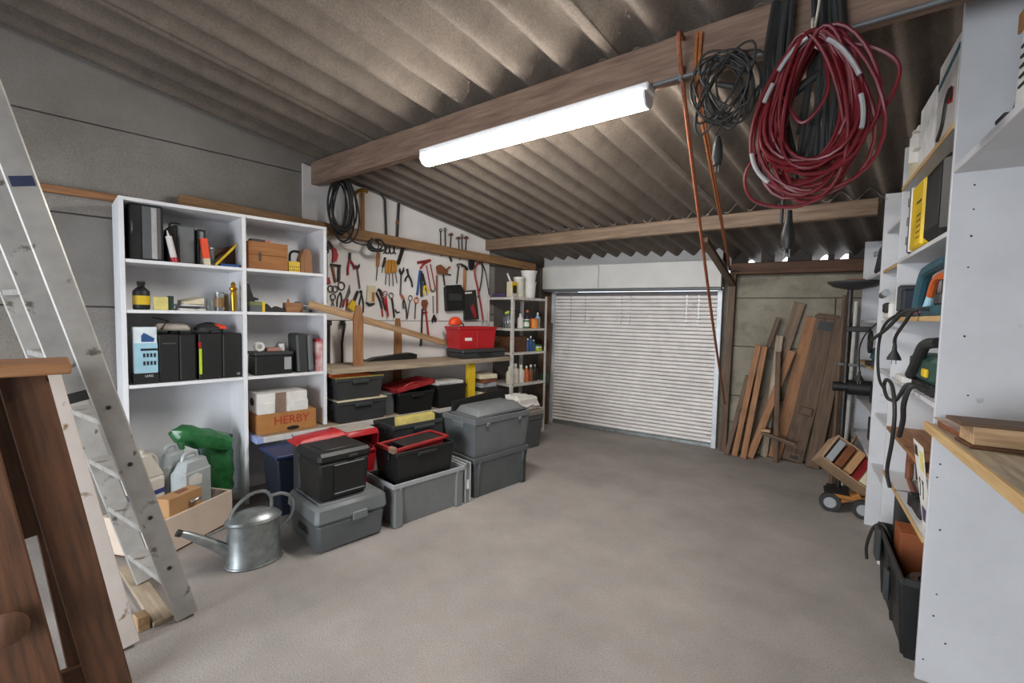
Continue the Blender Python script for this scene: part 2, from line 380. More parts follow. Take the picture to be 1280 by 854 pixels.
# tube light on the near beam
lc = BW(0, S1-.03, 0); ta, tb = -2.63, -.93
tl = thing('tube_light', 'long fluorescent batten light glowing white under the near beam', 'ceiling light', BW((ta+tb)/2, S1-.005, 2.7968), B1)
LL = tb-ta
ob('batten_housing', MB().box(-LL/2-.02, -.055, -.025, LL/2+.02, .055, .018, .008), M['white'], tl)
pf = [(-.058, -.026), (-.056, -.06), (-.036, -.088), (0, -.096), (.036, -.088), (.056, -.06), (.058, -.026)]
ob('diffuser', MB().prism(pf, LL-.02, 'x', -LL/2+.01), mat('light_diffuser', 'fffaf3', .5, 0, .0, 5, 0, emit=78), tl, ang=60)
for s in (-1, 1):
    ob('end_cap', MB().prism([(a*1.06, b*1.04+.002) for a, b in pf], .012, 'x', s*LL/2-.006), M['white'], tl)
# conduit running on along the beam
solo('conduit_pipe', 'thin grey conduit running along the beam edge past the cables', 'pipe', MB().tube([BW(-.9, S1-.012, 2.806), BW(1.3, S1-.012, 2.806)], .010, 8), M['grey'])
# wall rail above the shelf unit
board('wall_rail', (XW+.03, -1.2, 2.405), (XW+.03, .42, 2.405), .05, .05, W_('x', 'post'), label='short orange-brown batten on the bare concrete beside the ladder', cat='batten')
RA, RBp = Vector((XW+.08, .75, 2.446)), Vector((XW+.08, 4.98, 2.30))
def rail_z(y): return RA.z+(RBp.z-RA.z)*(y-RA.y)/(RBp.y-RA.y)
board('wall_rail', RA, RBp, .10, .10, W_('x', 'pine'), label='long brown timber rail running across the tool board', cat='rail')
board('wood_offcut', (XW+.2, .78, 2.3705), (XW+.2, 1.6, 2.3705), .03, .06, W_('x', 'old'), label='old brown wood strip lying on top of the white shelf unit', cat='plank')
# tool board
yb0, yb1 = 1.735, 4.16
tbd = thing('tool_board', 'white painted tool board fixed to the left wall', 'board', (XW, yb0, 0))
def roofline(y): return roof_z(E2.dot(Vector((XW, y, 0))))-.01
mb = MB().prism([(0, 1.515), (yb1-yb0, 1.515), (yb1-yb0, roofline(yb1)), (0, roofline(yb0))], .02, 'x', .006); ob('upper_panel', mb, M['toolb'], tbd)
mb = MB().prism([(0, .50), (yb1-yb0+.1, .50), (yb1-yb0+.1, 1.507), (0, 1.507)], .016, 'x', .006); ob('lower_panel', mb, M['toolb'], tbd)
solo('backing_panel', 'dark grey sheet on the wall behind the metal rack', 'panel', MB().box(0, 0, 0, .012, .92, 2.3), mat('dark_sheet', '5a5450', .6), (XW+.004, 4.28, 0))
# ------------------------------------------------------------------ white shelf unit
UX = -4.1; UB = -4.50; U0, UM, U1 = .37, 1.115, 1.765; UT = 2.355; SH = (1.935, 1.585, 1.055)
un = thing('shelf_unit', 'tall white shelf unit of two bays full of cases and bottles', 'shelf unit', (0, 0, 0))
for y, n, z0, z1 in ((U0, 'side_panel', 0, UT-.024), (UM, 'divider', 0, UT-.024), (U1, 'side_panel', .562, UT-.024), (U1, 'lower_side_panel', 0, .505)):
    ob(n, MB().box(UB, y-.014, z0, UX, y+.014, z1, .0015), M['white'], un)
ob('top_panel', MB().box(UB, U0-.014, UT-.024, UX+.003, U1+.014, UT, .0015), M['white'], un)
ob('back_panel', MB().box(UB-.006, U0-.014, 0, UB, U1+.014, UT), M['white'], un)
for z in SH:
    for a, b in ((U0, UM), (UM, U1)): ob('shelf', MB().box(UB, a+.0145, z-.024, UX-.004, b-.0145, z, .0015), M['white'], un)
ob('plinth', MB().box(UB, U0+.015, 0, UX-.16, UM-.015, .06, .0015), M['white'], un)
# planks bridging from the unit to the metal rack
lowp = board('shelf_plank', (-4.25, 1.17, .535), (-4.25, 3.95, .535), .045, .46, W_('x', 'plank'), label='pale lower plank carrying the lidded boxes under the bench', cat='plank', b=.012)
lp2 = ob('edge_strip', MB().box(0, -.245, -.024, 2.75, -.2305, .024, .003), mat('plank_edge_white', 'c9c7c4', .5, 0, .1, 8, .03, spots=('6a6460', .66, 14)), lowp)
ob('end_cover', MB().box(-.012, -.246, -.026, .045, .20, .026, .004), mat('pale_blue_plastic', '93a2cf', .45), lowp)
bench = board('bench_plank', (-4.25, 1.785, 1.055), (-4.25, 4.06, 1.055), .05, .46, W_('x', 'plank'), label='upper bench plank under the hanging tools', cat='plank')
ob('edge_strip', MB().box(0, -.245, -.026, 2.27, -.2305, .026, .003), W_('x', 'plank'), bench)
sp = board('support_post', (-4.09, 3.49, .559), (-4.09, 3.49, 1.029), .05, .11, M['yellow'], up=(1, 0, 0), label='yellow prop standing between lower plank and bench', cat='post')
for k_ in (0, 1):
    pp = [(-.05, 0), (.05, 0), (.05, .46), (.02, .585), (-.02, .585), (-.05, .46)] if k_ == 0 else [(-.048, 0), (.048, 0), (.045, .8), (.02, .98), (-.025, .98), (-.045, .8)]
    yy_ = px(-4.14, 447, 420).y if k_ == 0 else px(-4.50, 498, 420).y
    solo('picket_board', ('wide pointed brown board standing on the bench in front of the slanting board', 'narrow pointed brown board standing upright against the tool board')[k_], 'plank', MB().prism(pp, .022, 'y'), W_('z', 'post'), (-4.118, yy_, 1.081) if k_ == 0 else (-4.50, yy_, .559), LZ)
board('diagonal_board', (-4.05, 1.60, 1.66), (-4.47, 3.42, 1.24), .066, .022, W_('x', 'light'), label='long pale board slanting down across the tool board', cat='plank')
for i, (a, b) in enumerate(((.0, 0), (.13, .012), (.27, .0))):
    solo('hanging_bar', ('thin black bar with a bent foot', 'thick steel bar with a clamp head', 'flat black bar')[i]+' standing on the bench beside the white unit', 'bar',
         MB().tube([(0, 0, 0), (0, .005, .2), (-.02+i*.03, .02, .40)], .013 if i != 1 else .018, 8).box(-.02, -.015, .38, .03, .02, .43, .005), M['dsteel'], (-4.48, 1.83+a, 1.081), LZ)
solo('drill_stand_case', 'flat black tool lying on the bench between the pointed boards', 'tool', MB().prism([(0, 0), (.62, 0), (.62, .05), (.55, .07), (.1, .035)], .10, 'y').tube([(.0, .05, .015), (-.10, .05, .02)], .01, 6), M['black'], (-4.40, 2.33, 1.081), LZ)
# ------------------------------------------------------------------ generic containers (local: front is -y)
def crate(name, label, loc, w, d, h, mt, rz=LZ, tp=.025, rim=.03, ribs=2, group=None, handle='slot', mt2=None, cat='storage box'):
    t = thing(name, label, cat, loc, rz, group); mt2 = mt2 or mt
    ob('body', MB().tray(w-.012, d-.012, h-.004, .006, tp), mt, t)
    r = MB(); a, b = w/2, d/2
    r.box(-a, -b, h-rim, a, -b+.014, h, .003).box(-a, b-.014, h-rim, a, b, h, .003).box(-a, -b+.014, h-rim, -a+.014, b-.014, h, .003).box(a-.014, -b+.014, h-rim, a, b-.014, h, .003)
    ob('rim', r, mt2, t)
    for i in range(ribs):
        x = (-1+2*i/(ribs-1))*w*.40 if ribs > 1 else 0
        sgn = 1
        rb = MB().hull([(x-.012, -b+tp-.003, .0), (x+.012, -b+tp-.003, .0), (x+.012, -b+tp+.02, 0), (x-.012, -b+tp+.02, 0), (x-.012, -b-.002, h-rim), (x+.012, -b-.002, h-rim), (x+.012, -b+.02, h-rim), (x-.012, -b+.02, h-rim)], .003)
        ob('rib', rb, mt, t)
    if handle == 'bar':
        ob('handle', MB().box(-w*.17, -b-.016, h-rim-.022, w*.17, -b+.008, h-rim+.006, .005), mt2, t)
    for sx in (-1, 1):
        ob('side_grip', MB().box(sx*a-.006, -d*.16, h-rim-.045, sx*a+.008, d*.16, h-rim+.002, .004), mt2, t)
    return t
def lid(parent, w, d, z, h, mt, name='lid', inset=.0, ridge=True, label=None):
    m = MB().hull([(-w/2, -d/2, z), (w/2, -d/2, z), (w/2, d/2, z), (-w/2, d/2, z), (-w/2+inset, -d/2+inset, z+h), (w/2-inset, -d/2+inset, z+h), (w/2-inset, d/2-inset, z+h), (-w/2+inset, d/2-inset, z+h)], .012)
    if ridge: m.box(-w*.38, -d*.36, z+h-.001, w*.38, d*.36, z+h+.010, .006)
    return ob(name, m, mt, parent, label=label)
# ---- row on the floor
BX = -2.89
def yz(u, v, x=BX): p = px(x, u, v); return p.y, p.z
t = thing('tool_chest', 'grey lidded chest on the floor under the black cube box', 'storage box', (BX-.255, 1.435, 0), LZ)
ob('body', MB().hull([(-.23, -.235, 0), (.23, -.235, 0), (.23, .235, 0), (-.23, .235, 0), (-.245, -.25, .20), (.245, -.25, .20), (.245, .25, .20), (-.245, .25, .20)], .02), M['mgrey'], t)
ob('lid', MB().hull([(-.262, -.262, .192), (.262, -.262, .192), (.262, .25, .192), (-.262, .25, .192), (-.25, -.25, .315), (.25, -.25, .315), (.25, .24, .315), (-.25, .24, .315)], .022).box(-.21, -.21, .31, .21, .21, .322, .006), M['grey'], t)
ob('latch', MB().box(-.01, -.272, .175, .10, -.255, .235, .006), M['grey'], t)
ob('side_handle', MB().box(-.247, -.09, .09, -.236, .07, .14, .006), M['black'], t)
c2 = crate('stacking_crate', 'light grey open stacking crate with ribs holding a black crate', (BX-.2, 2.08, 0), .68, .41, .335, mat('crate_grey', '747777', .5, 0, .06, 7, .03), tp=.03, rim=.035, mt2=M['lgrey'])
ob('corner_post', MB().box(-.325, -.2, 0, -.25, -.165, .30, .008), MATS['crate_grey'], c2); ob('corner_post', MB().box(.25, -.2, 0, .325, -.165, .30, .008), MATS['crate_grey'], c2)
c3 = crate('stacking_crate', 'dark grey crate on the floor beneath the bigger grey crate', (BX-.23, 2.868, 0), .69, .46, .36, M['mgrey'], tp=.03, rim=.045)
ob('corner_post', MB().box(.26, -.225, 0, .325, -.18, .31, .01), M['dgrey'], c3)
c4 = crate('stacking_crate', 'bigger mid grey crate stacked on another crate with grey lids inside', (BX-.23, 2.875, .345), .70, .46, .355, M['grey'], tp=.03, rim=.05, ribs=0)
for x in (-.2, .2): ob('rim_lug', MB().box(x-.02, -.245, .28, x+.02, -.23, .31, .005), M['grey'], c4)
t = thing('case_lid', 'grey moulded lid lying tilted in the bigger grey crate', 'lid', (BX-.24, 2.90, .708), (R(1), R(-1.2), LZ))
ob('shell', MB().hull([(-.30, -.19, 0), (.31, -.19, 0), (.31, .138, 0), (-.30, .138, 0), (-.25, -.15, .06), (.26, -.12, .06), (.26, .12, .06), (-.25, .12, .06)], .012), M['grey'], t)
ob('flange', MB().box(-.345, -.2, -.012, .325, .146, .004, .004), M['mgrey'], t)
t = solo('rubber_mat', 'folded black rubber sheet behind the grey moulded lid', 'sheet', MB().prism([(-.33, 0), (.23, 0), (.25, .37), (.36, .375), (.34, .50), (.1, .48), (-.33, .44)], .016, 'y'), M['black'], (BX-.395, 2.92, .3515), LZ)
t = thing('aluminium_case', 'narrow silver aluminium case standing between grey crates', 'case', (BX-.17, 2.462, 0), LZ)
ob('body', MB().box(-.028, -.16, 0, .028, .16, .34, .004), M['steel'], t)
for x in (-.026, .026): ob('edge_trim', MB().box(x-.006, -.166, 0, x+.006, .162, .345, .003), M['lgrey'], t)
ob('strap', MB().box(-.012, -.1665, .12, .012, -.160, .2, .001), M['paper'], t)
# on top of chest: black cube box
t = thing('cooler_box', 'black cube-shaped lidded box on the grey chest', 'storage box', (-2.95-.17, 1.40, .3225), R(90+2))
ob('body', MB().hull([(-.165, -.16, 0), (.165, -.16, 0), (.165, .16, 0), (-.165, .16, 0), (-.185, -.175, .27), (.185, -.175, .27), (.185, .175, .27), (-.185, .175, .27)], .018), M['black'], t)
ob('lid', MB().box(-.192, -.185, .265, .192, .185, .335, .02).box(-.13, -.11, .33, .13, .11, .342, .006), M['black'], t)
fp = ob('front_panel', MB().box(-.08, -.181, .055, .13, -.16, .245), M['black'], t)
for i in range(6): ob('groove_rib', MB().box(-.065+i*.03, -.183, .07, -.052+i*.03, -.1805, .23), M['black'], fp)
for z in (.05, .245): ob('trim_bar', MB().box(-.085, -.187, z-.004, .135, -.178, z+.004, .002), M['grey'], fp)
ob('latch', MB().box(.02, -.192, .28, .08, -.18, .3, .003), M['black2'], t)
# black crate on light grey crate
t = crate('stacking_crate', 'black crate with red edging sitting in the light grey crate', (-2.91-.16, 2.05, .30), .54, .33, .26, M['black'], tp=.02, rim=.03, ribs=0, handle='bar')
t['label'] = 'black crate holding loose red-edged lids inside the light grey crate'
ob('divider_panel', MB().box(-.25, -.1, .22, .2, -.085, .262, .002), M['redm'], t)
t = thing('folded_tray', 'red and brown edged tray frame lying across the black crate', 'tray', (-2.91-.15, 2.03, .572), (R(1), R(-1.5), R(94)))
ob('tray_rim', MB().box(-.27, -.12, 0, .26, -.1, .025, .004).box(-.27, .1, 0, .26, .12, .025, .004).box(-.275, -.12, 0, -.25, .12, .03, .004).box(.24, -.12, 0, .265, .12, .025, .004), M['redm'], t)
ob('tray_sheet', MB().box(-.15, -.1, .004, .22, .1, .018, .003), M['black'], t)
ob('corner_block', MB().box(-.285, -.125, -.005, -.25, -.06, .04, .004), mat('worn_tan', '8a6a58', .7), t)
# red pedal bins
t = thing('red_bin', 'open red plastic bin with hinged red lid raised beside the black cube box', 'bin', (-3.56, 1.77, 0), LZ)
ob('body', MB().tray(.24, .30, .47, .006, .03), M['red'], t)
ob('rim', MB().box(-.13, -.16, .455, .13, -.145, .48, .003).box(-.13, .145, .455, .13, .16, .48, .003).box(-.13, -.145, .455, -.115, .145, .48, .003).box(.115, -.145, .455, .13, .145, .48, .003), M['red'], t)
ob('lid', MB().hull([(-.16, -.14, .585), (.16, -.14, .585), (.16, .15, .585), (-.16, .15, .585), (-.15, -.12, .635), (.15, -.12, .635), (.15, .15, .635), (-.15, .15, .635)], .01).box(-.15, .13, .47, .15, .15, .59, .003).box(-.155, -.13, .48, -.145, .13, .59).box(.145, -.13, .48, .155, .13, .59), M['red'], t)
ob('lid_inset', MB().box(-.13, -.11, .633, .13, .12, .641, .002), mat('pale_label', 'a9a39c', .5), t)
t = thing('red_lid_tray', 'red lid laid across the back of the black cube box', 'lid', (-3.44, 1.42, .642), (0, R(-3), LZ))
ob('plate', MB().hull([(-.17, -.09, 0), (.18, -.09, 0), (.18, .09, 0), (-.17, .09, 0), (-.15, -.07, .03), (.16, -.07, .03), (.16, .07, .03), (-.15, .07, .03)], .006), M['red'], t)
ob('rim', MB().box(-.19, -.10, -.012, .20, .10, .004, .004), M['red'], t)
t = thing('box_stack_base', 'plain dark grey box standing behind the black cube box under the red lid', 'storage box', (-3.50, 1.42, 0), LZ)
ob('body', MB().box(-.14, -.06, 0, .16, .06, .622, .01), M['dgrey'], t)
# navy bin
t = thing('navy_bin', 'tall navy bin with blue lid and white sticker next to the watering can', 'bin', (-3.82, 1.38, 0), LZ)
ob('body', MB().hull([(-.15, -.15, 0), (.15, -.15, 0), (.15, .15, 0), (-.15, .15, 0), (-.185, -.175, .465), (.185, -.175, .465), (.185, .175, .465), (-.185, .175, .465)], .012), M['navy'], t)
ob('lid', MB().box(-.20, -.19, .46, .20, .19, .49, .008), mat('navy_lid', '22335c', .45), t)
ob('sticker', MB().box(.085, -.174, .33, .135, -.166, .43), M['paper'], t)
# dark crate with yellow sheet behind the black crate
t = crate('stacking_crate', 'dark grey crate with yellow folders sticking out of its top', (-3.52, 2.325, .42), .62, .34, .22, M['dgrey'], tp=.02, rim=.035, ribs=0, handle='bar')
for i, a in enumerate((-.05, -.02, .02)): ob('folder', MB().box(-.22+.02*i, a-.004, .03, .20+.01*i, a+.004, .245+.004*i), mat('yellow_card', 'd8c878', .7), t)
t = crate('stacking_crate', 'dark grey crate standing on the floor under the crate of yellow folders', (-3.52, 2.325, 0), .60, .32, .425, M['dgrey'], tp=.02, rim=.035, ribs=0)
# crate with towel in front of rack
t = crate('stacking_crate', 'small grey crate under a white towel in front of the metal rack', (-3.74, 4.02, 0), .42, .34, .40, M['mgrey'], tp=.03, rim=.05, ribs=0)
ob('lid', MB().box(-.215, -.175, .40, .215, .175, .46, .01), mat('beige_grey', '8d857d', .6), t)
tw = MB(); vs = []; fs = []
for i in range(9):
    for j in range(9):
        a = (i/8-.5)*.36; b = (j/8-.5)*.30; z = .17+.012*math.sin(i*1.7)+.008*math.cos(j*2.1)-(.115 if j == 0 else .05 if j == 1 else 0)-(.03 if i in (0, 8) else 0)
        vs.append((a, b, z))
for i in range(8):
    for j in range(8): fs.append((i*9+j, (i+1)*9+j, (i+1)*9+j+1, i*9+j+1))
tw.add(vs, fs).box(-.17, -.13, 0, .17, .13, .16, .02)
solo('towel', 'folded white towel on the small grey crate by the metal rack', 'towel', tw, M['towel'], (-3.74, 4.0, .461), LZ)
# ---- boxes on the lower plank
PZ = .559
t = crate('lidded_box', 'dark grey box with cream lid on the lower plank', (-4.03-.16, 2.10, PZ), .50, .34, .20, M['dgrey'], tp=.02, rim=.03, ribs=0, handle='bar'); lid(t, .51, .35, .198, .018, M['cream'], ridge=False)
t = crate('lidded_box', 'dark grey box with yellowish rim stacked on the cream-lidded box', (-4.03-.16, 2.07, PZ+.222), .48, .34, .20, M['dgrey'], tp=.02, rim=.03, ribs=0, handle='bar'); lid(t, .49, .35, .196, .014, mat('old_gold', '9c8a4e', .6), ridge=False)
solo('orange_folder', 'orange-red folder lying on the upper dark grey box', 'folder', MB().hull([(-.22, -.14, 0), (.2, -.14, 0), (.2, .14, 0), (-.22, .14, 0), (-.22, -.13, .032), (.19, -.13, .012), (.19, .13, .012), (-.22, .13, .032)], .004), M['orange'], (-4.20, 2.02, PZ+.434), LZ)
t = crate('lidded_box', 'black box under a crooked red lid on the lower plank', (-4.02-.16, 2.70, PZ), .44, .34, .22, M['black'], tp=.02, rim=.03, ribs=0, handle='bar')
lr = bpy.data.objects.new('lid', None); COL.objects.link(lr); lr.parent = t; lr.location = (-.03, 0, .225); lr.rotation_euler = (0, R(-8), 0); lr['label'] = 'crooked red lid with a raised rim'
ob('plate', MB().box(-.22, -.16, 0.036, .25, .16, .048, .003), M['redm'], lr)
ob('rim', MB().box(-.23, -.175, .03, .26, -.155, .075, .005).box(-.23, .155, .03, .26, .175, .075, .005).box(-.23, -.175, .03, -.21, .175, .075, .005).box(.24, -.175, .03, .26, .175, .075, .005), M['redm'], lr)
ob('handle', MB().tube(bez([(-.1, -.1, .05), (.0, -.12, .085), (.15, -.08, .05)]), .012, 6), M['redm'], lr)
t = crate('lidded_box', 'black box with papers on its lid beside the yellow prop', (-4.02-.16, 3.17, PZ), .40, .34, .24, M['black'], tp=.015, rim=.03, ribs=0); lid(t, .405, .345, .238, .012, M['black'], ridge=False)
solo('paper_stack', 'stack of white papers on the black box under the bench', 'paper', MB().box(-.19, -.13, 0, .17, .14, .016).hull([(-.17, -.15, .017), (.18, -.13, .017), (.16, .15, .017), (-.2, .12, .017), (-.17, -.15, .03), (.18, -.13, .03), (.16, .15, .03), (-.2, .12, .03)]), M['paper'], (-4.18, 3.17, PZ+.252), LZ)
t = thing('steel_box', 'small plain grey box between dark grey boxes and the red-lidded box', 'box', (-4.22, 2.42, PZ), LZ); ob('body', MB().box(-.05, -.13, 0, .05, .13, .2, .008), M['mgrey'], t); ob('lid', MB().box(-.055, -.135, .2, .055, .135, .225, .006), M['grey'], t)
# ---- on the bench
t = thing('tool_case', 'flat dark grey tool case under the red crate on the bench', 'case', (-4.20, 3.66, 1.081), R(86))
ob('lower_shell', MB().hull([(-.30, -.17, 0), (.31, -.17, 0), (.31, .17, 0), (-.30, .17, 0), (-.32, -.18, .06), (.33, -.18, .06), (.33, .18, .06), (-.32, .18, .06)], .01), M['dgrey'], t)
ob('upper_shell', MB().box(-.32, -.18, .062, .33, .18, .11, .014), M['dgrey'], t)
ob('handle', MB().tube(bez([(-.09, -.18, .06), (-.08, -.215, .06), (.08, -.215, .06), (.09, -.18, .06)]), .01, 6), M['black'], t)
t = thing('red_crate', 'red plastic crate with a white sticker on the bench', 'crate', (-4.22, 3.60, 1.193), R(86))
ob('body', MB().tray(.54, .30, .255, .006, .02), M['red'], t)
ob('rim', MB().box(-.28, -.16, .23, .28, -.145, .26, .003).box(-.28, .145, .23, .28, .16, .26, .003).box(-.28, -.145, .23, -.265, .145, .26, .003).box(.265, -.145, .23, .28, .145, .26, .003), M['red'], t)
st = ob('sticker', MB().box(-.19, -.147, .09, -.09, -.1405, .185), M['paper'], t, rot=(R(-3), 0, 0)); ob('printed_mark', MB().box(-.17, -.149, .125, -.115, -.146, .155), M['redm'], st)
ob('rib', MB().box(-.02, -.147, .01, .0, -.135, .21, .002), M['red'], t)
# ------------------------------------------------------------------ small builders (local: front is -y, base at z=0)
def bottle(name, label, loc, r, h, mt, capm, rz=LZ, cat='bottle', sy=1., neck=.35, lab=None, group=None):
    t = thing(name, label, cat, loc, rz, group)
    ob('body', MB().lathe([(r*.9, 0), (r, .01), (r, h*.62), (r*.92, h*.68), (r*neck, h*.82), (r*neck, h*.9)], 16, sy=sy), mt, t)
    ob('cap', MB().lathe([(r*neck*1.2, h*.88), (r*neck*1.2, h), (r*neck, h*1.01)], 12, sy=1), capm, t)
    if lab: ob('label_band', MB().lathe([(r*1.015, h*.18), (r*1.015, h*.5)], 16, sy=sy), lab, t)
    return t
def tin(name, label, loc, r, h, mt, lidm, rz=LZ, cat='tin', band=None, group=None, taper=1.):
    t = thing(name, label, cat, loc, rz, group)
    ob('body', MB().lathe([(r*taper, 0), (r*taper, .004), (r, h*.93)], 18), mt, t)
    ob('lid', MB().lathe([(r*1.05, h*.9), (r*1.05, h*.985), (r*.95, h)], 18), lidm, t)
    if band: ob('label_band', MB().lathe([(r*1.02, h*.2), (r*1.02, h*.7)], 18), band, t)
    return t
def carton(name, label, loc, w, d, h, mt, rz=LZ, cat='box', b=.003, group=None): return solo(name, label, cat, MB().box(-w/2, -d/2, 0, w/2, d/2, h, b), mt, loc, rz, group)
# ------------------------------------------------------------------ contents of the white unit
S_ = SH
# top left bay
l, w_, d_, h_ = fitL(-4.14, 161, 205, 256, S_[0], .28, 300)
t = thing('computer_case', 'dark grey upright case with a silver stripe on the top shelf', 'case', l, LZ)
ob('body', MB().box(-w_/2+.005, -d_/2+.012, 0, w_/2, d_/2, h_, .008), M['black'], t)
ob('front_panel', MB().box(-w_*.12, -d_/2, .012, w_*.42, -d_/2+.02, h_-.01, .004), M['mgrey'], t)
ob('stripe', MB().box(w_*.14, -d_/2-.004, .015, w_*.30, -d_/2+.01, h_-.015, .002), M['silver'], t)
ob('handle', MB().tube(bez([(-w_*.42, -d_/2+.012, .18), (-w_*.42, -d_/2-.02, .2), (-w_*.42, -d_/2-.02, .25), (-w_*.42, -d_/2+.012, .27)]), .006, 6), M['steel2'], t)
l, w_, d_, h_ = fitL(-4.185, 207, 245, 281, S_[0], .25, 310)
t = thing('toolbox', 'grey hard case with black ends beside the computer case', 'case', l, LZ)
ob('body', MB().box(-w_*.1, -d_/2, 0, w_/2, d_/2, h_, .012), M['grey'], t)
ob('end_cover', MB().hull([(-w_*.5, -d_/2, 0), (-w_*.11, -d_/2, 0), (-w_*.11, d_/2, 0), (-w_*.5, d_/2, 0), (-w_*.42, -d_/2+.02, h_-.03), (-w_*.11, -d_/2, h_), (-w_*.11, d_/2, h_), (-w_*.42, d_/2, h_-.03)], .008), M['black'], t)
ob('handle', MB().tube(bez([(-w_*.3, -.05, h_-.02), (-w_*.25, -.04, h_+.015), (w_*.05, -.04, h_+.015), (w_*.1, -.05, h_-.005)]), .007, 6), M['black2'], t)
l, w_, d_, h_ = fitL(-4.125, 214, 226, 293, S_[0], .04, 310)
t = thing('sealant_tube', 'white sealant tube with red base leaning on the grey case', 'tube', l+Vector((0, -.005, .002)), (R(-4), R(-10), LZ)); ob('barrel', MB().cyl((0, 0, .03), (0, 0, .19), .02, n=14), M['paper'], t); ob('base_cap', MB().cyl((0, 0, 0), (0, 0, .035), .0225, n=14), M['red'], t); ob('nozzle', MB().cyl((0, 0, .19), (0, 0, .235), .009, .003, 8), M['paper'], t)
l, w_, d_, h_ = fitL(-4.158, 248, 257, 287, S_[0], .24, 310)
t = thing('clear_organiser', 'clear organiser box with dark frame standing upright', 'organiser', l, LZ); ob('frame', MB().box(-.026, -.12, 0, -.016, .12, h_, .003).box(.016, -.12, 0, .026, .12, h_, .003).box(-.015, -.12, h_-.012, .015, .12, h_, .003), M['black'], t); ob('shell', MB().box(-.015, -.11, .002, .015, .11, h_-.013, .002), mat('smoky_clear', '8f9597', .2), t)
l, w_, d_, h_ = fitL(-4.107, 255, 264, 296, S_[0], .046, 310)
t = thing('cartridge_box', 'orange-red cartridge leaning with a cream foot on the top shelf', 'cartridge', l, (0, R(-6), LZ)); ob('carton', MB().box(-.022, -.022, .05, .022, .022, .20, .003), M['oran2'], t); ob('foot', MB().box(-.021, -.021, 0, .021, .021, .0505, .002), M['cream'], t)
tin('jam_jar', 'small glass jar of screws behind the orange cartridge', (-4.25, .912, S_[0]), .033, .15, M['glass'], M['steel'], cat='jar')
t = thing('wood_wedge', 'dark brown wooden wedge block against the divider', 'block', (-4.28, 1.02, S_[0]+.0), LZ); ob('block', MB().prism([(-.07, 0), (.07, 0), (.07, .19), (-.07, .14)], .14, 'y'), W_('x', 'dark'), t)
solo('blue_tray', 'small blue tray lying on the top shelf by the divider', 'tray', MB().tray(.13, .09, .02, .003, .004), M['blue'], (-4.16, 1.02, S_[0]+.0005), LZ)
board('yellow_lath', (-4.115, .92, S_[0]+.0045), (-4.19, 1.088, S_[0]+.19), .016, .012, M['yellow'], label='yellow lath leaning against the divider of the top shelf', cat='lath', b=.002)
# top right bay
l, w_, d_, h_ = fitL(-4.14, 307, 360, 303, S_[0], .26, 320)
t = thing('wooden_chest', 'small brown wooden box on the top right shelf', 'box', l, LZ); ob('body', MB().box(-w_/2+.02, -d_/2, 0, w_/2, d_/2, h_*.52, .004), W_('x', 'boxw'), t); ob('lid', MB().box(-w_/2+.02, -d_/2, h_*.525, w_/2, d_/2, h_, .004), W_('x', 'boxw'), t); ob('latch', MB().box(-w_*.2, -d_/2-.006, h_*.3, -w_*.15, -d_/2, h_*.62, .002), M['dsteel'], t)
carton('battery_pack', 'black and red packet lying on the wooden box', l+Vector((-.03, -.04, h_+.001)), .10, .07, .035, M['black']); carton('paint_packet', 'small pink and white packet on the wooden box', l+Vector((-.03, .045, h_+.001)), .05, .06, .035, mat('pink_print', 'c9857c', .5))
t = thing('padlock_bow', 'black shackle lock standing behind the yellow dotted box', 'lock', (-4.30, 1.585, S_[0]), LZ); ob('shackle', MB().tube(bez([(-.05, 0, .04), (-.05, 0, .17), (0, 0, .2), (.05, 0, .17), (.05, 0, .04)]), .011, 8), M['black'], t); ob('lock_body', MB().box(-.07, -.02, 0, .07, .02, .05, .008), M['black2'], t)
l, w_, d_, h_ = fitL(-4.13, 361.5, 375, 327, S_[0], .09, 332)
t = thing('dotted_box', 'small yellow box with black dots on the top right shelf', 'box', l, LZ); ob('carton', MB().box(-w_/2, -.045, 0, w_/2, .045, h_, .002), M['yellow'], t)
for i in range(5):
    for j in range(2): ob('dot', MB().box(-w_*.42+i*w_*.19, -.0465, .012+j*.026, -w_*.42+i*w_*.19+.008, -.045, .022+j*.026), M['black'], t)
l, w_, d_, h_ = fitL(-4.13, 376, 390, 312, S_[0], .11, 330)
solo('wood_offcut', 'tapered brown wood offcut at the right end of the top shelf', 'block', MB().prism([(-.05, 0), (.055, 0), (.05, h_*.75), (.03, h_), (-.015, h_), (-.045, h_*.6)], .10, 'y', -.05), W_('z', 'post'), l, LZ)
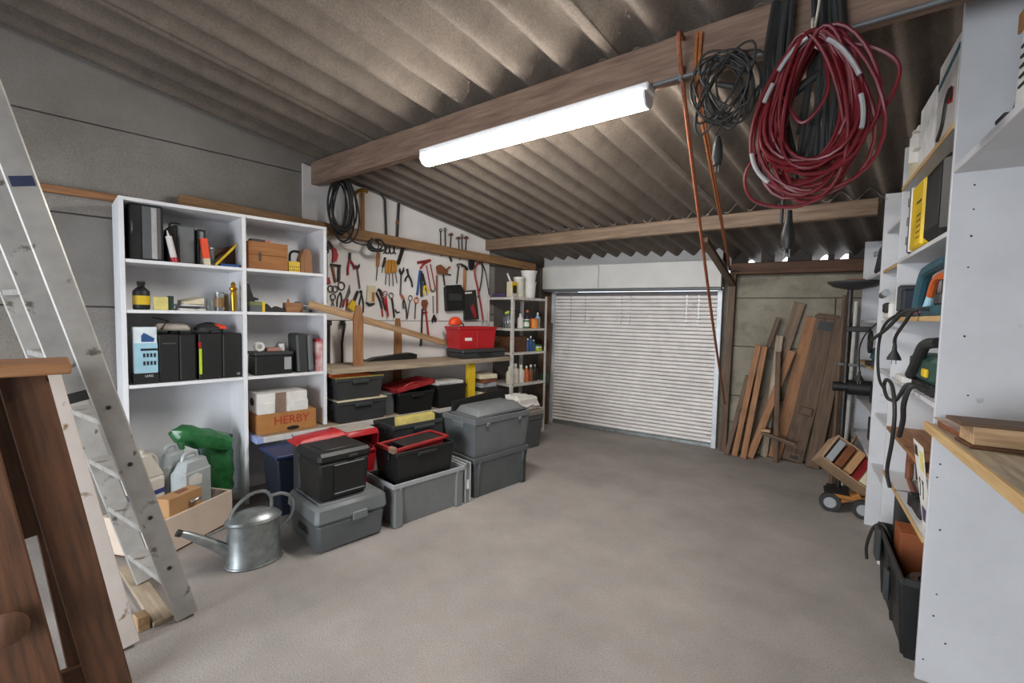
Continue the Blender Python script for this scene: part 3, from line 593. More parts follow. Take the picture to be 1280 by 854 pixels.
# second left bay
t = bottle('spray_bottle', 'dark spray bottle with a yellow label on the second shelf', (-4.18, .475, S_[1]), .05, .2, M['black'], M['black'], sy=.8, lab=M['yellow'], neck=.4); ob('trigger', MB().hull([(-.015, -.05, .16), (.015, -.05, .16), (.015, .03, .16), (-.015, .03, .16), (-.012, -.07, .185), (.012, -.07, .185), (.012, .04, .2), (-.012, .04, .2)], .004), M['black'], t)
carton('label_packet', 'yellow and white packet with green edge beside the spray bottle', (-4.155, .581, S_[1]), .084, .05, .095, mat('pale_yellow', 'd3c77a', .6)); carton('green_pouch', 'dark green pouch next to the yellow packet', (-4.18, .643, S_[1]), .033, .06, .105, M['dgreen'])
rg = random.Random(3)
for i, (y, z, a, wv, mt_) in enumerate(((.763, .0, 8, .17, 'paper'), (.762, .016, -14, .152, 'dgrey'), (.76, .032, 20, .13, 'paper'), (.775, .048, 5, .13, 'cream'))):
    solo('folded_paper', ('white booklet at the bottom of the paper pile', 'grey booklet in the paper pile', 'white folded sheet near the top of the paper pile', 'cream cloth bundle on top of the paper pile')[i]+' on the second shelf', 'paper',
         MB().hull([(-wv/2, -.09, 0), (wv/2, -.09, 0), (wv/2, .09, 0), (-wv/2, .09, 0), (-wv/2, -.09, .015), (wv/2, -.085, .012 if i < 3 else .05), (wv/2-.02, .09, .015 if i < 3 else .06), (-wv/2, .08, .015 if i < 3 else .03)], .002), M[mt_], (-4.22, y, S_[1]+z+.001), R(90+a))
tin('drinking_glass', 'clear drinking glass next to the paper pile', (-4.2, .894, S_[1]), .026, .09, M['glass'], M['glass'], cat='glass')
tin('preserve_jar', 'clear screw-top jar beside the golden vase', (-4.175, .954, S_[1]), .032, .15, M['glass'], M['steel'], cat='jar', band=mat('amber_fill', '8a6a45', .4)); tin('preserve_jar', 'amber filled jar beside the golden vase', (-4.225, 1.0, S_[1]), .03, .14, mat('amber_jar', '8d7a5e', .25), M['steel'], cat='jar')
t = thing('brass_vase', 'slender golden brass vase at the divider on the second shelf', 'vase', (-4.14, 1.045, S_[1]), LZ)
ob('body', MB().lathe([(.016, 0), (.018, .01), (.024, .12), (.022, .15), (.012, .16)], 16), M['gold'], t); ob('collar', MB().lathe([(.013, .158), (.028, .17), (.03, .185), (.014, .2)], 16), M['gold'], t); ob('finial', MB().lathe([(.012, .2), (.02, .212), (.012, .23), (.003, .236)], 14), M['gold'], t)
# second right bay
l, w_, d_, h_ = fitL(-4.13, 312, 331, 377, S_[1], .2, 381)
t = thing('seed_box', 'green-topped grey box with yellow corner in the second right bay', 'box', l, LZ); ob('body', MB().box(-w_/2, -.1, 0, w_/2, .1, h_*.6, .003), M['mgrey'], t); ob('lid', MB().box(-w_/2, -.1, h_*.6, w_/2, .1, h_, .003), mat('moss_green', '6d7a4a', .6), t); ob('corner', MB().box(w_/2-.02, -.103, 0, w_/2+.001, -.099, h_), M['yellow'], t)
t = thing('grease_gun', 'black pistol-grip tool leaning in the second right bay', 'tool', (-4.26, 1.185, S_[1]+h_+.0003), LZ); ob('grip', MB().hull([(-.03, -.02, 0), (.05, -.02, 0), (.05, .02, 0), (-.03, .02, 0), (-.035, -.02, .15), (.0, -.02, .15), (.0, .02, .15), (-.035, .02, .15)], .008), M['black2'], t); ob('nozzle', MB().cyl((.03, 0, .03), (.075, 0, .02), .012, .008, 8), M['black'], t)
solo('hand_plane', 'dark hand plane lying beside the green-topped box', 'tool', MB().prism([(-.085, 0), (.085, 0), (.085, .03), (.02, .05), (-.015, .03), (-.055, .07), (-.085, .06)], .05, 'y'), M['black2'], (-4.20, 1.366, S_[1]), LZ)
l = Vector((-4.22, 1.526, S_[1])); solo('wood_block', 'short brown wood block on the second right shelf', 'block', MB().box(-.07, -.05, 0, .07, .05, .085, .006).box(-.06, -.052, .08, -.045, -.03, .115, .003), W_('x', 'post'), l, LZ)
t = thing('bench_vice', 'small grey metal clamp at the right end of the second shelf', 'clamp', (-4.36, 1.665, S_[1]), LZ); ob('jaw', MB().box(-.06, -.04, 0, -.03, .04, .1, .006), M['steel2'], t); ob('slide', MB().box(-.07, -.02, 0, .08, .02, .025, .004), M['steel2'], t); ob('screw', MB().cyl((-.02, -.0, .06), (.07, 0, .06), .009, n=8), M['steel'], t)
# third left bay
l, w_, d_, h_ = fitL(-4.125, 166, 197, 409, S_[2], .09, 450)
t = thing('product_carton', 'tall white and pale blue printed carton on a dark base', 'carton', l, LZ)
ob('base_block', MB().box(-w_/2, -.045, 0, w_/2+.01, .045, h_*.19, .004), M['black'], t); ob('carton', MB().box(-w_/2+.006, -.042, h_*.19, w_/2, .042, h_, .003), mat('carton_white', 'd9e3e8', .5), t)
pr = ob('print_panel', MB().box(-w_/2+.008, -.0425-.001, h_*.2, w_/2+.002, -.042, h_*.72), M['skyb'], t)
ob('print_picture', MB().prism([(-.02, .74*h_), (.05, .74*h_), (.055, .8*h_), (.02, .86*h_), (-.005, .9*h_), (-.02, .85*h_)], -.0015, 'y', -.042), M['blue'], t)
ob('print_band', MB().box(-.025, -.0455, h_*.585, .07, -.0432, h_*.625), M['navy'], pr)
for r_ in (.47, .33):
    for i in range(4): ob('print_letter', MB().box(-.012+i*.02, -.0455, h_*r_, .0+i*.02, -.0432, h_*(r_+.07)), M['navy'], pr)
text('LIAG', .022, 'print_text', M['paper'], t, (.02, -.0455, h_*.14), (R(90), 0, 0))
for i, (u0, u1, vt, lab) in enumerate(((199, 246, 418, 'square black hard case with a faint silver line on the third shelf'), (249, 303, 417, 'square black hard case with a lime and red tag on the third shelf'))):
    l, w_, d_, h_ = fitL(-4.13, u0, u1, vt, S_[2], .30, 450)
    t = thing('hard_case', lab, 'case', l, LZ)
    ob('shell', MB().box(-w_/2, -.15, 0, w_*.02, .15, h_, .005), M['black'], t); ob('shell', MB().box(w_*.022, -.15, 0, w_/2, .15, h_, .012), M['black'], t)
    ob('handle', MB().tube(bez([(-w_*.15, 0, h_-.004), (-w_*.12, 0, h_+.018), (w_*.12, 0, h_+.018), (w_*.15, 0, h_-.004)]), .007, 6), M['black2'], t)
    if i == 0: ob('badge', MB().box(-w_*.4, -.1515, h_*.8, -w_*.05, -.149, h_*.825), M['steel2'], t)
    else:
        ob('tag', MB().box(-w_*.5, -.153, h_*.12, -w_*.44, -.148, h_*.68), M['lime'], t); ob('tag_end', MB().box(-w_*.51, -.153, h_*.7, -w_*.45, -.148, h_*.82), M['red'], t); ob('badge', MB().box(w_*.36, -.1515, .02, w_*.44, -.149, .04), M['steel'], t)
    if i == 0:
        t = thing('cloth_bundle', 'greyish cloth bundle tied with cord on the black case', 'bundle', l+Vector((0, -.03, h_+.03)), LZ); ob('cloth', MB().hull([(-.1, -.1, -.005), (.13, -.1, -.005), (.13, .1, -.005), (-.1, .1, -.005), (-.08, -.08, .05), (.1, -.08, .045), (.1, .08, .05), (-.08, .08, .05)], .015), mat('grey_cloth', 'a59c90', .9), t); ob('cord', MB().tube(bez([(-.06, -.105, .0), (-.03, -.09, .055), (.0, 0, .06), (-.05, .05, .08), (-.1, -.02, .09)]), .004, 5), M['dsteel'], t)
    else:
        t = thing('strap_pouch', 'black pouch with an orange flap on the second black case', 'pouch', l+Vector((0, -.05, h_+.02)), LZ); ob('pouch', MB().lathe([(.10, 0), (.10, .02), (.07, .05), (.02, .065)], 14, sy=.8), M['black2'], t); ob('flap', MB().hull([(.02, -.07, .012), (.12, -.06, .012), (.12, .05, .012), (.02, .05, .012), (.03, -.05, .055), (.10, -.04, .045), (.10, .04, .045), (.03, .04, .055)], .006), M['oran2'], t)
# third right bay
l, w_, d_, h_ = fitL(-4.13, 316, 366, 440, S_[2], .2, 455)
t = thing('drill_case', 'small black box with a grey sticker on the third right shelf', 'case', l, LZ); ob('body', MB().box(-w_/2+.02, -.1, 0, w_/2, .1, h_*.85, .008), M['black'], t); ob('lid', MB().box(-w_/2+.015, -.105, h_*.85, w_/2+.005, .105, h_, .006), M['dgrey'], t); ob('sticker', MB().box(w_*.28, -.1015, h_*.2, w_*.46, -.0995, h_*.75), M['lgrey'], t)
t = thing('tape_roll', 'white roll of tape with a dark hole on the small black box', 'tape', l+Vector((.03, -.09, h_+.042)), LZ); ob('roll', MB().ring((0, -.02, 0), .03, .012, 'y', 22).ring((0, .01, 0), .03, .012, 'y', 22), M['paper'], t)
carton('pink_sponge', 'pinkish pad lying on the small black box', l+Vector((.01, .02, h_+.001)), .10, .09, .03, mat('dull_pink', 'a5786c', .8)); tin('paper_roll', 'short white roll standing on the small black box', l+Vector((.0, .10, h_+.001)), .025, .06, M['paper'], M['paper'], cat='roll')
t = thing('briefcase', 'grey hard briefcase leaning in the third right bay', 'case', (-4.235, 1.597, S_[2]), (0, R(-2.5), LZ)); hh = px(-4.2, 350, 414).z-S_[2]-.02
ob('shell', MB().box(-.062, -.11, .002, .03, .11, hh, .015), M['dgrey'], t); ob('front_shell', MB().box(.032, -.11, .004, .08, .11, hh-.01, .015), M['grey'], t)
t = thing('gift_bag', 'red and white printed paper bag at the right end of the third shelf', 'bag', (-4.24, 1.719, S_[2]), LZ); ob('bag', MB().hull([(-.03, -.12, 0), (.03, -.12, 0), (.03, .1, 0), (-.03, .1, 0), (-.026, -.13, .27), (.03, -.13, .29), (.03, .1, .29), (-.026, .1, .27)], .003), mat('red_white_print', 'd8cccc', .6, col2='a52a30', scale=9, bump=.02), t); ob('fold_top', MB().box(-.026, -.13, .268, .0, .09, .292, .002), M['red'], t)
# cartons on the lower plank inside the right bay
l, w_, d_, h_ = fitL(-4.08, 338, 401, 505, PZ, .36, 515)
BH = .17
t = thing('cardboard_box', 'brown cardboard box with red stencilled lettering under the white carton', 'box', (-4.26, 1.435, PZ), LZ)
ob('body', MB().box(-.24, -.17, 0, .24, .17, BH, .003), M['card'], t)
text('HERBY', .098, 'stencil_lettering', mat('stencil_red', 'a83a28', .8), t, (.03, -.1708, .10), (R(90), 0, 0), .0014)
hl_ = ob('hand_hole', MB().prism([(-.06+.06*math.cos(a)*.9, .025+.018*math.sin(a)) for a in [k*math.pi/6 for k in range(12)]], -.002, 'y', -.1695), M['black'], t, (.10, 0, 0))
t = thing('white_carton', 'white open-flap carton with brown tape on the cardboard box', 'box', (-4.25, 1.40, PZ+BH+.001), LZ)
ob('body', MB().box(-.20, -.15, 0, .20, .15, .17, .003), M['paper'], t)
for a, b in ((-.2, -.07), (.03, .205)): ob('flap', MB().box(a, -.158, .0, b, -.151, .09, .002), M['paper'], t)
ob('tape_strip', MB().box(-.065, -.156, .0, .02, -.15, .172, .001), M['tape'], t)
ob('hand_hole', MB().prism([(.05*math.cos(a), .09+.035*math.sin(a)) for a in [k*math.pi/6 for k in range(12)]], -.003, 'x', -.1995), M['black'], t)
# ------------------------------------------------------------------ metal rack at the end of the left wall
RX0, RX1, RY0, RY1 = -4.49, -4.02, 4.11, 4.78; RS = (1.83, 1.43, 1.12, .71, .34, .03)
rk = thing('metal_rack', 'white painted metal rack in the corner beside the shutter', 'rack', (0, 0, 0))
wm = mat('rack_paint', 'c9c4be', .5, .1, .12, 14, .03, spots=('7a6a58', .66, 18))
for x in (RX0, RX1):
    for y in (RY0, RY1):
        sx = 1 if x == RX0 else -1; sy = 1 if y == RY0 else -1
        ob('post', MB().box(x, y, 0, x+sx*.035, y+sy*.004, 1.86).box(x, y+sy*.004, 0, x+sx*.004, y+sy*.035, 1.86), wm, rk)
for z in RS: ob('shelf', MB().box(RX0+.005, RY0+.005, z-.03, RX1-.005, RY1-.005, z, .002), wm, rk)
def rack_item(u0, u1, vt, k, dx=0., d=.1):
    return fitL(RX1-.03-dx, u0, u1, vt, RS[k]+.0005, d)
l, w_, d_, h_ = rack_item(656, 668, 349, 0); r0 = .085
t = thing('white_bucket', 'white plastic bucket standing on the rack top, stacked in another', 'bucket', (-4.16, 4.55, RS[0]+.001), LZ); ob('pail', MB().lathe([(.085, 0), (.1, .20), (.107, .2), (.107, .215), (.09, .215)], 20), M['paper'], t)
t['label'] = 'lower white bucket on top of the rack with another nested in it'
t = thing('white_bucket', 'upper white bucket nested in the lower one on the rack', 'bucket', (-4.16, 4.55, RS[0]+.20), LZ); ob('pail', MB().lathe([(.085, .016), (.106, .15), (.113, .15), (.113, .165), (.1, .165)], 20), M['paper'], t); ob('wire_handle', MB().tube(bez([(-.098, 0, .15), (-.1, .06, .2), (0, .09, .24), (.1, .06, .2), (.098, 0, .15)]), .004, 5), M['dsteel'], t)
t = tin('paint_pot', 'tall cream pot leaning beside the white buckets', (-4.15, 4.36, RS[0]+.003), .07, .27, mat('cream_pot', 'cfcdbf', .5), M['paper']); t.rotation_euler = (0, R(-3), LZ)
t = thing('mortar_bag', 'yellow and black printed container at the near corner of the rack top', 'container', (-4.13, 4.20, RS[0]+.001), LZ); ob('body', MB().box(-.055, -.05, 0, .055, .05, .2, .01), M['cream'], t); ob('print_yellow', MB().box(-.05, -.0515, .1, .05, -.049, .19), M['yellow'], t); ob('print_black', MB().box(-.035, -.0525, .05, .035, -.05, .15), M['black'], t); ob('spout', MB().cyl((-.03, 0, .2), (-.09, 0, .3), .014, .01, 8), M['paper'], t)
solo('purple_cloth', 'folded purple cloth at the back of the rack top', 'cloth', MB().box(-.07, -.12, 0, .07, .12, .05, .015), M['purple'], (-4.34, 4.22, RS[0]+.001), LZ)
for i, (x, y, r_, h_, m1, m2, lab) in enumerate(((-4.16, 4.17, .035, .22, 'glass', 'lime', 'clear bottle with a lime cap on the second rack shelf'), (-4.24, 4.21, .035, .21, 'glass', 'lime', 'clear bottle with a lime cap behind its twin on the rack'), (-4.12, 4.36, .04, .19, 'paper', 'paper', 'white bottle over a green tin on the rack'))):
    bottle('cleaner_bottle', lab if i < 2 else 'plain white bottle on the second rack shelf', (x, y, RS[1]+.001), r_, h_, M[m1], M[m2])
tin('green_tin', 'green and white tin on the second rack shelf', (-4.10, 4.455, RS[1]+.001), .042, .12, M['green'], M['paper'], band=M['paper'])
tin('orange_pot', 'bright orange pot on the second rack shelf', (-4.09, 4.60, RS[1]+.001), .055, .13, mat('pot_orange', 'd9822f', .5), M['orange'])
bottle('glue_bottle', 'dark blue bottle behind the orange pot', (-4.20, 4.58, RS[1]+.001), .045, .24, M['navy'], M['orange']); bottle('glue_bottle', 'pale blue bottle at the right end of the second rack shelf', (-4.13, 4.715, RS[1]+.001), .035, .21, M['skyb'], M['paper'])
solo('brimmed_hat', 'black brimmed hat at the back of the second rack shelf', 'hat', MB().lathe([(.11, 0), (.1, .015), (.085, .05), (.05, .09), (.01, .1)], 16).box(-.08, -.14, 0, .08, -.08, .012, .005), M['black2'], (-4.33, 4.40, RS[1]+.001), LZ)
carton('brown_case', 'brown wooden case on the third rack shelf', (-4.25, 4.32, RS[2]+.001), .32, .28, .2, W_('x', 'dark'))
for i, (y, h_, m1) in enumerate(((4.513, .17, 'blue'), (4.571, .2, 'blue'), (4.629, .15, 'teal'))): bottle('blue_bottle', ('short mid blue bottle', 'tall mid blue bottle', 'teal bottle')[i]+' on the third rack shelf', (-4.12, y, RS[2]+.001), .028, h_, M[m1], M['paper'])
for i, (z, mt_, lab) in enumerate(((0, 'lime', 'lime'), (.035, 'paper', 'white'), (.06, 'green', 'green'))): solo('folded_rag', lab+' folded rag at the right of the third rack shelf', 'rag', MB().hull([(-.045, -.06, 0), (.045, -.06, 0), (.045, .06, 0), (-.045, .06, 0), (-.045, -.05, .034 if i == 0 else .024), (.04, -.05, .034 if i == 0 else .024), (.04, .05, .034 if i == 0 else .024), (-.045, .05, .034 if i == 0 else .024)], .006), M[mt_], (-4.13, 4.716, RS[2]+.001+z), R(90+i*9))
for i, (y, h_, m1, lab) in enumerate(((4.178, .2, 'cream', 'cream jug'), (4.283, .23, 'jugw', 'milky canister'), (4.392, .21, 'jugw', 'squat milky canister'), (4.50, .19, 'orange', 'orange-brown bottle'), (4.585, .2, 'brownl', 'brown bottle'), (4.67, .2, 'black', 'black bottle'))): bottle('chemical_bottle', lab+' on the fourth rack shelf', (-4.12, y, RS[3]+.001), .05 if i < 3 else .036, h_*1.1, M[m1], M['paper'] if i != 5 else M['steel'])
carton('red_packet', 'small red packet lying on the fifth rack shelf', (-4.12, 4.50, RS[4]+.001), .14, .1, .08, M['redm'])
# books piled beyond the yellow prop, on the lower plank
for i in range(6):
    solo('old_book', ('thick brown book at the bottom', 'worn cream book second', 'dark book third', 'grey book fourth', 'brown book fifth', 'pale book on top')[i]+' in the pile beyond the yellow prop', 'book', MB().box(-.13, -.15, 0, .12, .15, .052, .003), M[('brownl', 'cream', 'black2', 'lgrey', 'brownl', 'cream')[i]], (-4.2+.01*(i % 3), 3.76, PZ+.001+i*.0528), R(90+[4, -6, 10, -2, 7, -9][i]))
# things in the gap between rack and shutter
solo('leaning_board', 'brown board leaning in the gap between rack and shutter', 'plank', MB().hull([(-.1, -.015, 0), (.1, -.015, 0), (.1, .015, 0), (-.1, .015, 0), (-.1, .055, 1.5), (.1, .055, 1.5), (.1, .085, 1.5), (-.1, .085, 1.5)], .003), W_('z', 'old'), RW(NR.dot(FWp(684, 500)), FW-.16), PHI)
t = thing('garden_broom', 'brown handled tool with a green head beside the rack', 'tool', (-4.18, 4.95, 0), LZ); ob('handle', MB().cyl((0, 0, .0), (0, .0, .62), .013, n=8), W_('z', 'post'), t); ob('head', MB().lathe([(.02, .6), (.055, .66), (.05, .76), (.015, .8)], 12), mat('bottle_green', '1f5a45', .5), t)
# ------------------------------------------------------------------ watering can
t = thing('watering_can', 'galvanised steel watering can with long spout on the floor', 'watering can', (-3.13, .885, 0), R(84))
sx, sy = .158, .115
def oval(z, k, n=28): return [(sx*k*math.cos(2*math.pi*i/n), sy*k*math.sin(2*math.pi*i/n), z) for i in range(n)]
def loft(rings):
    mb = MB(); n = len(rings[0]); vs = [p for r_ in rings for p in r_]; fs = []
    for i in range(len(rings)-1):
        for j in range(n): fs.append((i*n+j, i*n+(j+1) % n, (i+1)*n+(j+1) % n, (i+1)*n+j))
    fs += [tuple(range(n))[::-1], tuple((len(rings)-1)*n+j for j in range(n))]
    return mb.add(vs, fs)
ob('body', loft([oval(.004, .97), oval(.016, 1.0), oval(.02, .98), oval(.275, .94)]), M['steel'], t)
ob('base_ring', MB().tube(oval(.008, 1.0), .008, 6, closed=True), M['steel'], t)
ob('shoulder', loft([oval(.272, .99), oval(.284, 1.0), oval(.292, .97), oval(.312, .82), oval(.328, .55), oval(.334, .25)]), M['steel'], t, ang=60)
ob('seam_ring', MB().tube(oval(.28, .985), .007, 6, closed=True), M['steel'], t)
ob('spout', MB().tube(bez([(-.10, 0, .07), (-.20, 0, .16), (-.33, -.01, .265), (-.385, -.012, .30)]), [.042-.028*i/24 for i in range(25)], 14), M['steel'], t)
ob('spout_mouth', MB().cyl((-.375, -.012, .292), (-.395, -.0125, .305), .02, .021, 14), M['dsteel'], t)
ob('spout_brace', MB().tube([(-.14, 0, .265), (-.25, -.005, .24)], .008, 6), M['steel'], t)
ob('carrying_handle', MB().tube(bez([(-.135, 0, .285), (-.10, 0, .37), (-.02, 0, .435), (.06, 0, .44), (.10, 0, .39), (.10, 0, .31)], 6), .011, 8), M['steel'], t)
ob('rear_handle', MB().tube(bez([(.09, 0, .40), (.17, 0, .40), (.235, 0, .345), (.225, 0, .25), (.15, 0, .17)], 6), .011, 8), M['steel'], t)
# ------------------------------------------------------------------ drawer box in front of the unit, with canisters
A = fl(203, 700); Bp = fl(291, 652); dd = (Bp-A); wd = dd.length; aa = math.atan2(dd.y, dd.x)
dB = ray(291, 612); zt = H+dB.z*(Bp.x/dB.x)
ctr = (A+Bp)/2; nrm = Vector((-math.sin(aa), math.cos(aa), 0)); DD = .44
loc = ctr+nrm*(DD/2)
t = thing('drawer_box', 'beige painted drawer box on the floor holding canisters', 'box', (loc.x, loc.y, 0), aa)
wd += .04
ob('front', MB().box(-wd/2-.02, -DD/2, 0.012, wd/2-.02, -DD/2+.018, zt, .003), M['beige'], t); ob('back', MB().box(-wd/2-.02, DD/2-.018, 0.012, wd/2-.02, DD/2, zt, .003), M['beige'], t)
for x in (-wd/2-.02, wd/2-.038): ob('side', MB().box(x, -DD/2+.0185, .012, x+.018, DD/2-.0185, zt, .003), M['beige'], t)
ob('bottom', MB().box(-wd/2-.015, -DD/2+.005, 0, wd/2-.025, DD/2-.005, .0125), W_('x', 'dark'), t)
def inbox(x, y, z=.013): p = Vector((loc.x, loc.y, 0))+Vector((math.cos(aa), math.sin(aa), 0))*x+nrm*y; p.z = z; return p
t = thing('cardboard_carton', 'plain brown carton with slit top and metal knob inside the drawer box', 'box', inbox(-.08, -.145), aa)
ob('body', MB().box(-.13, -.055, 0, .12, .055, .345, .003), M['card2'], t); ob('top_slit', MB().hull([(-.03, -.02, .344), (.05, -.01, .344), (.06, .03, .344), (-.02, .03, .344), (-.03, -.02, .347), (.05, -.01, .347), (.06, .03, .347), (-.02, .03, .347)]), M['brownl'], t)
ob('knob', MB().tube(bez([(.02, -.055, .28), (.02, -.08, .28), (.05, -.09, .29), (.07, -.085, .285)]), [.006]*9+[.011]*16, 8), M['steel'], t)
def jerry(name, label, loc, w_, d_, h_, mt, capm, rz, tilt=0.):
    t = thing(name, label, 'canister', loc, (0, tilt, rz))
    ob('body', MB().hull([(-w_/2, -d_/2, 0), (w_/2, -d_/2, 0), (w_/2, d_/2, 0), (-w_/2, d_/2, 0), (-w_/2, -d_/2, h_*.8), (w_/2, -d_/2, h_*.8), (w_/2, d_/2, h_*.8), (-w_/2, d_/2, h_*.8)], .025), mt, t)
    ob('shoulder', MB().hull([(-w_/2+.006, -d_/2+.006, h_*.74), (w_/2-.006, -d_/2+.006, h_*.74), (w_/2-.006, d_/2-.006, h_*.74), (-w_/2+.006, d_/2-.006, h_*.74), (-w_*.32, -d_*.3, h_*.92), (w_*.4, -d_*.3, h_*.92), (w_*.4, d_*.3, h_*.92), (-w_*.32, d_*.3, h_*.92)], .02), mt, t)
    ob('handle', MB().tube(bez([(-w_*.28, 0, h_*.9), (-w_*.2, 0, h_*.985), (w_*.12, 0, h_*.985), (w_*.22, 0, h_*.9)]), .013, 8), mt, t)
    ob('cap', MB().lathe([(.024, h_*.91), (.024, h_*.985), (.02, h_)], 14, (w_*.36, 0, 0)), capm, t)
    return t
t = jerry('jerry_can', 'grey translucent jerry can with a pale torn label at the front', inbox(.125, -.018), .25, .13, .55, M['jerry'], M['dgreen'], aa)
ob('torn_label', MB().prism([(-.08, .33), (.02, .32), (.03, .38), (-.02, .41), (-.075, .39)], -.0015, 'y', -.065), M['paper'], t)
jerry('jerry_can', 'grey translucent jerry can with green cap behind the labelled one', inbox(.095, .115), .20, .115, .60, M['jerry'], M['green'], aa)
t = thing('plastic_jug', 'milky jug with a blue label beside the jerry cans', 'jug', inbox(-.118, .10), aa); ob('body', MB().box(-.105, -.065, 0, .105, .065, .44, .025), M['jugw'], t)
ob('neck', MB().hull([(-.1, -.06, .43), (.1, -.06, .43), (.1, .06, .43), (-.1, .06, .43), (-.06, -.035, .60), (.02, -.035, .60), (.02, .035, .60), (-.06, .035, .60)], .012), M['jugw'], t); ob('handle', MB().tube(bez([(.0, 0, .585), (.06, 0, .57), (.085, 0, .5), (.08, 0, .42)]), .014, 8), M['jugw'], t); ob('label_band', MB().box(-.1065, -.0665, .29, .1065, .0665, .37, .025), mat('label_blue', '2c3a78', .5), t); ob('cap', MB().cyl((-.025, 0, .60), (-.025, 0, .63), .026, n=14), M['jugw'], t)
gm = mat('green_film', '2f6a3c', .2, 0, .25, 10, .15)
def crumple(cx, w_, d_, h_, seed, lean):
    rg = random.Random(seed); rings = []
    for k in range(8):
        z = h_*k/7; rad = (1-.5*abs(k/7-.4)**1.5)*(.3 if k == 7 else .8 if k == 0 else 1)
        rings.append([((w_/2*rad*(1+rg.uniform(-.1, .1)))*math.cos(2*math.pi*i/12)+lean*z, (d_/2*rad*(1+rg.uniform(-.1, .1)))*math.sin(2*math.pi*i/12), z+rg.uniform(-.012, .012)*(k > 0)) for i in range(12)])
    return loft(rings)
t = thing('green_sack', 'crumpled green plastic sack slumped in the bottom of the white unit', 'sack', (-4.26, .93, .061), LZ); ob('sack_body', crumple(0, .26, .24, .50, 4, 0), gm, t, ang=30)
ns = ob('sack_fold', crumple(0, .17, .16, .42, 8, 0), gm, t, (.08, -.08, .44), (0, R(-66), 0), ang=30); ob('twist_tie', MB().ring((.08, -.02, .5), .03, .012, 'z', 12), M['navy'], t)
# ------------------------------------------------------------------ ladder
LXR, LXL = -2.77, -3.25
def lad(x, z, off=0.): return Vector((x, .47-.25*z+off, z))
def lo(x): return -.10*(LXR-x)/(LXR-LXL)
ld = thing('step_ladder', 'paint-splashed aluminium ladder leaning behind the dark trestle', 'ladder', (0, 0, 0))
upv = Vector((0, 1, .25)).normalized()
for x in (LXR, LXL): board('stile', lad(x, .0105 if x == LXR else .0385, lo(x)), lad(x, 2.52, lo(x)), .096, .028, M['alu'], upv, ld, .006)
for x in (LXR-.075, LXL+.07): board('fly_stile', lad(x, 1.20, lo(x)-.075), lad(x, 2.75, lo(x)-.075), .095, .026, M['alu'], upv, ld, .006)
for z in (.22, .51, .79, 1.07): board('rung', lad(LXL+.012, z, lo(LXL)), lad(LXR-.012, z), .028, .085, M['alu'], (0, -.1, 1), ld, .004)
for z in (1.38, 1.66, 1.94, 2.22, 2.5): board('rung', lad(LXL+.08, z, lo(LXL+.08)-.075), lad(LXR-.088, z, lo(LXR-.088)-.075), .028, .08, M['alu'], (0, -.1, 1), ld, .004)
board('end_cap', lad(LXR-.075, 1.17, -.075), lad(LXR-.075, 1.215, -.075), .11, .04, M['black2'], upv, ld, .004)
ob('hook_strap', MB().tube(bez([lad(LXR-.04, 1.29, -.02), lad(LXR-.03, 1.36, -.0), lad(LXR-.04, 1.45, -.03), lad(LXR-.03, 1.52, -.01), lad(LXR-.04, 1.58, -.03)]), .016, 8), M['orange'], ld)
board('locking_bracket', lad(LXR-.037, 1.25, -.03), lad(LXR-.037, 1.66, -.03), .03, .03, M['dsteel'], upv, ld, .004)
sp_ = lad(LXR+.0145, 2.1); bl = board('maker_badge', lad(LXR+.0145, 2.085), lad(LXR+.0145, 2.125), .07, .002, mat('badge_blue', '2b3350', .5), upv, ld, .0)
board('wire_tie', (LXR, lad(0, .63).y, .66), (LXL, lad(0, .63).y-.02, .52), .008, .008, M['brownl'], (0, 1, 0), ld, 0)
# rivets
for z in (.30, .58, .86, 1.14): ob('rivet', MB().cyl((LXR+.012, lad(0, z).y, z), (LXR+.018, lad(0, z).y, z), .010, n=8), M['dsteel'], ld)
board('floor_plank', (-3.55, .30, .0135), (-2.795, .372, .0135), .026, .085, W_('x', 'plank'), label='grey weathered board lying on the floor under the ladder', cat='plank')
# white board and dark trestle in front of it
a_, b_ = fl(163, 806), px(-2.70, 70, 468)
wp0, wp1, wup = Vector((-2.70, a_.y-.035, .0)), Vector((-2.70, b_.y-.055, 1.32)), (0, 1, .2)
wp0.z = foot(wp0, wp1, .135, .03, wup)
board('white_board', wp0, wp1, .135, .03, mat('white_paint_plank', 'd8cdc4', .6, 0, .05, 5, .03, spots=('8a6a48', .67, 11)), wup, label='white painted plank with splashes leaning behind the dark trestle', cat='plank')
carton('pine_offcut', 'small pale pine offcut on the floor behind the white plank', (-2.83, .288, 0), .07, .05, .075, W_('x', 'light'), rz=R(10))
dkx = lambda: W_('x', 'dark')
tr = thing('wooden_trestle', 'dark brown wooden trestle with a plank top near the ladder', 'trestle', (0, 0, 0))
TX = -2.40
def tp(u, v, x=TX): return px(x, u, v)
def toz(p, q):
    k = (p.z-.006)/(p.z-q.z); return p+(q-p)*k
def leg(u0, v0, u1, v1, w_, th, x=TX, nm='leg_board'):
    p = tp(u0, v0, x); q = toz(p, tp(u1, v1, x)); q.z = foot(q, p, w_, th, (0, 1, .2)); return board(nm, q, p, w_, th, dkx(), (0, 1, .2), tr, .004)
leg(26, 464, 138, 856, .125, .03)
leg(22, 464, 108, 856, .085, .03, TX-.05)
leg(-105, 464, 10, 856, .25, .03, TX+.06)
board('upper_panel', tp(36, 672, TX-.012), tp(-30, 464, TX-.012), .15, .02, dkx(), (0, 1, .2), tr, .004)
ob('top_board', MB().box(TX-.17, tp(-120, 455).y, 1.355, TX+.12, tp(88, 455).y, 1.395, .006), W_('y', 'post'), tr)
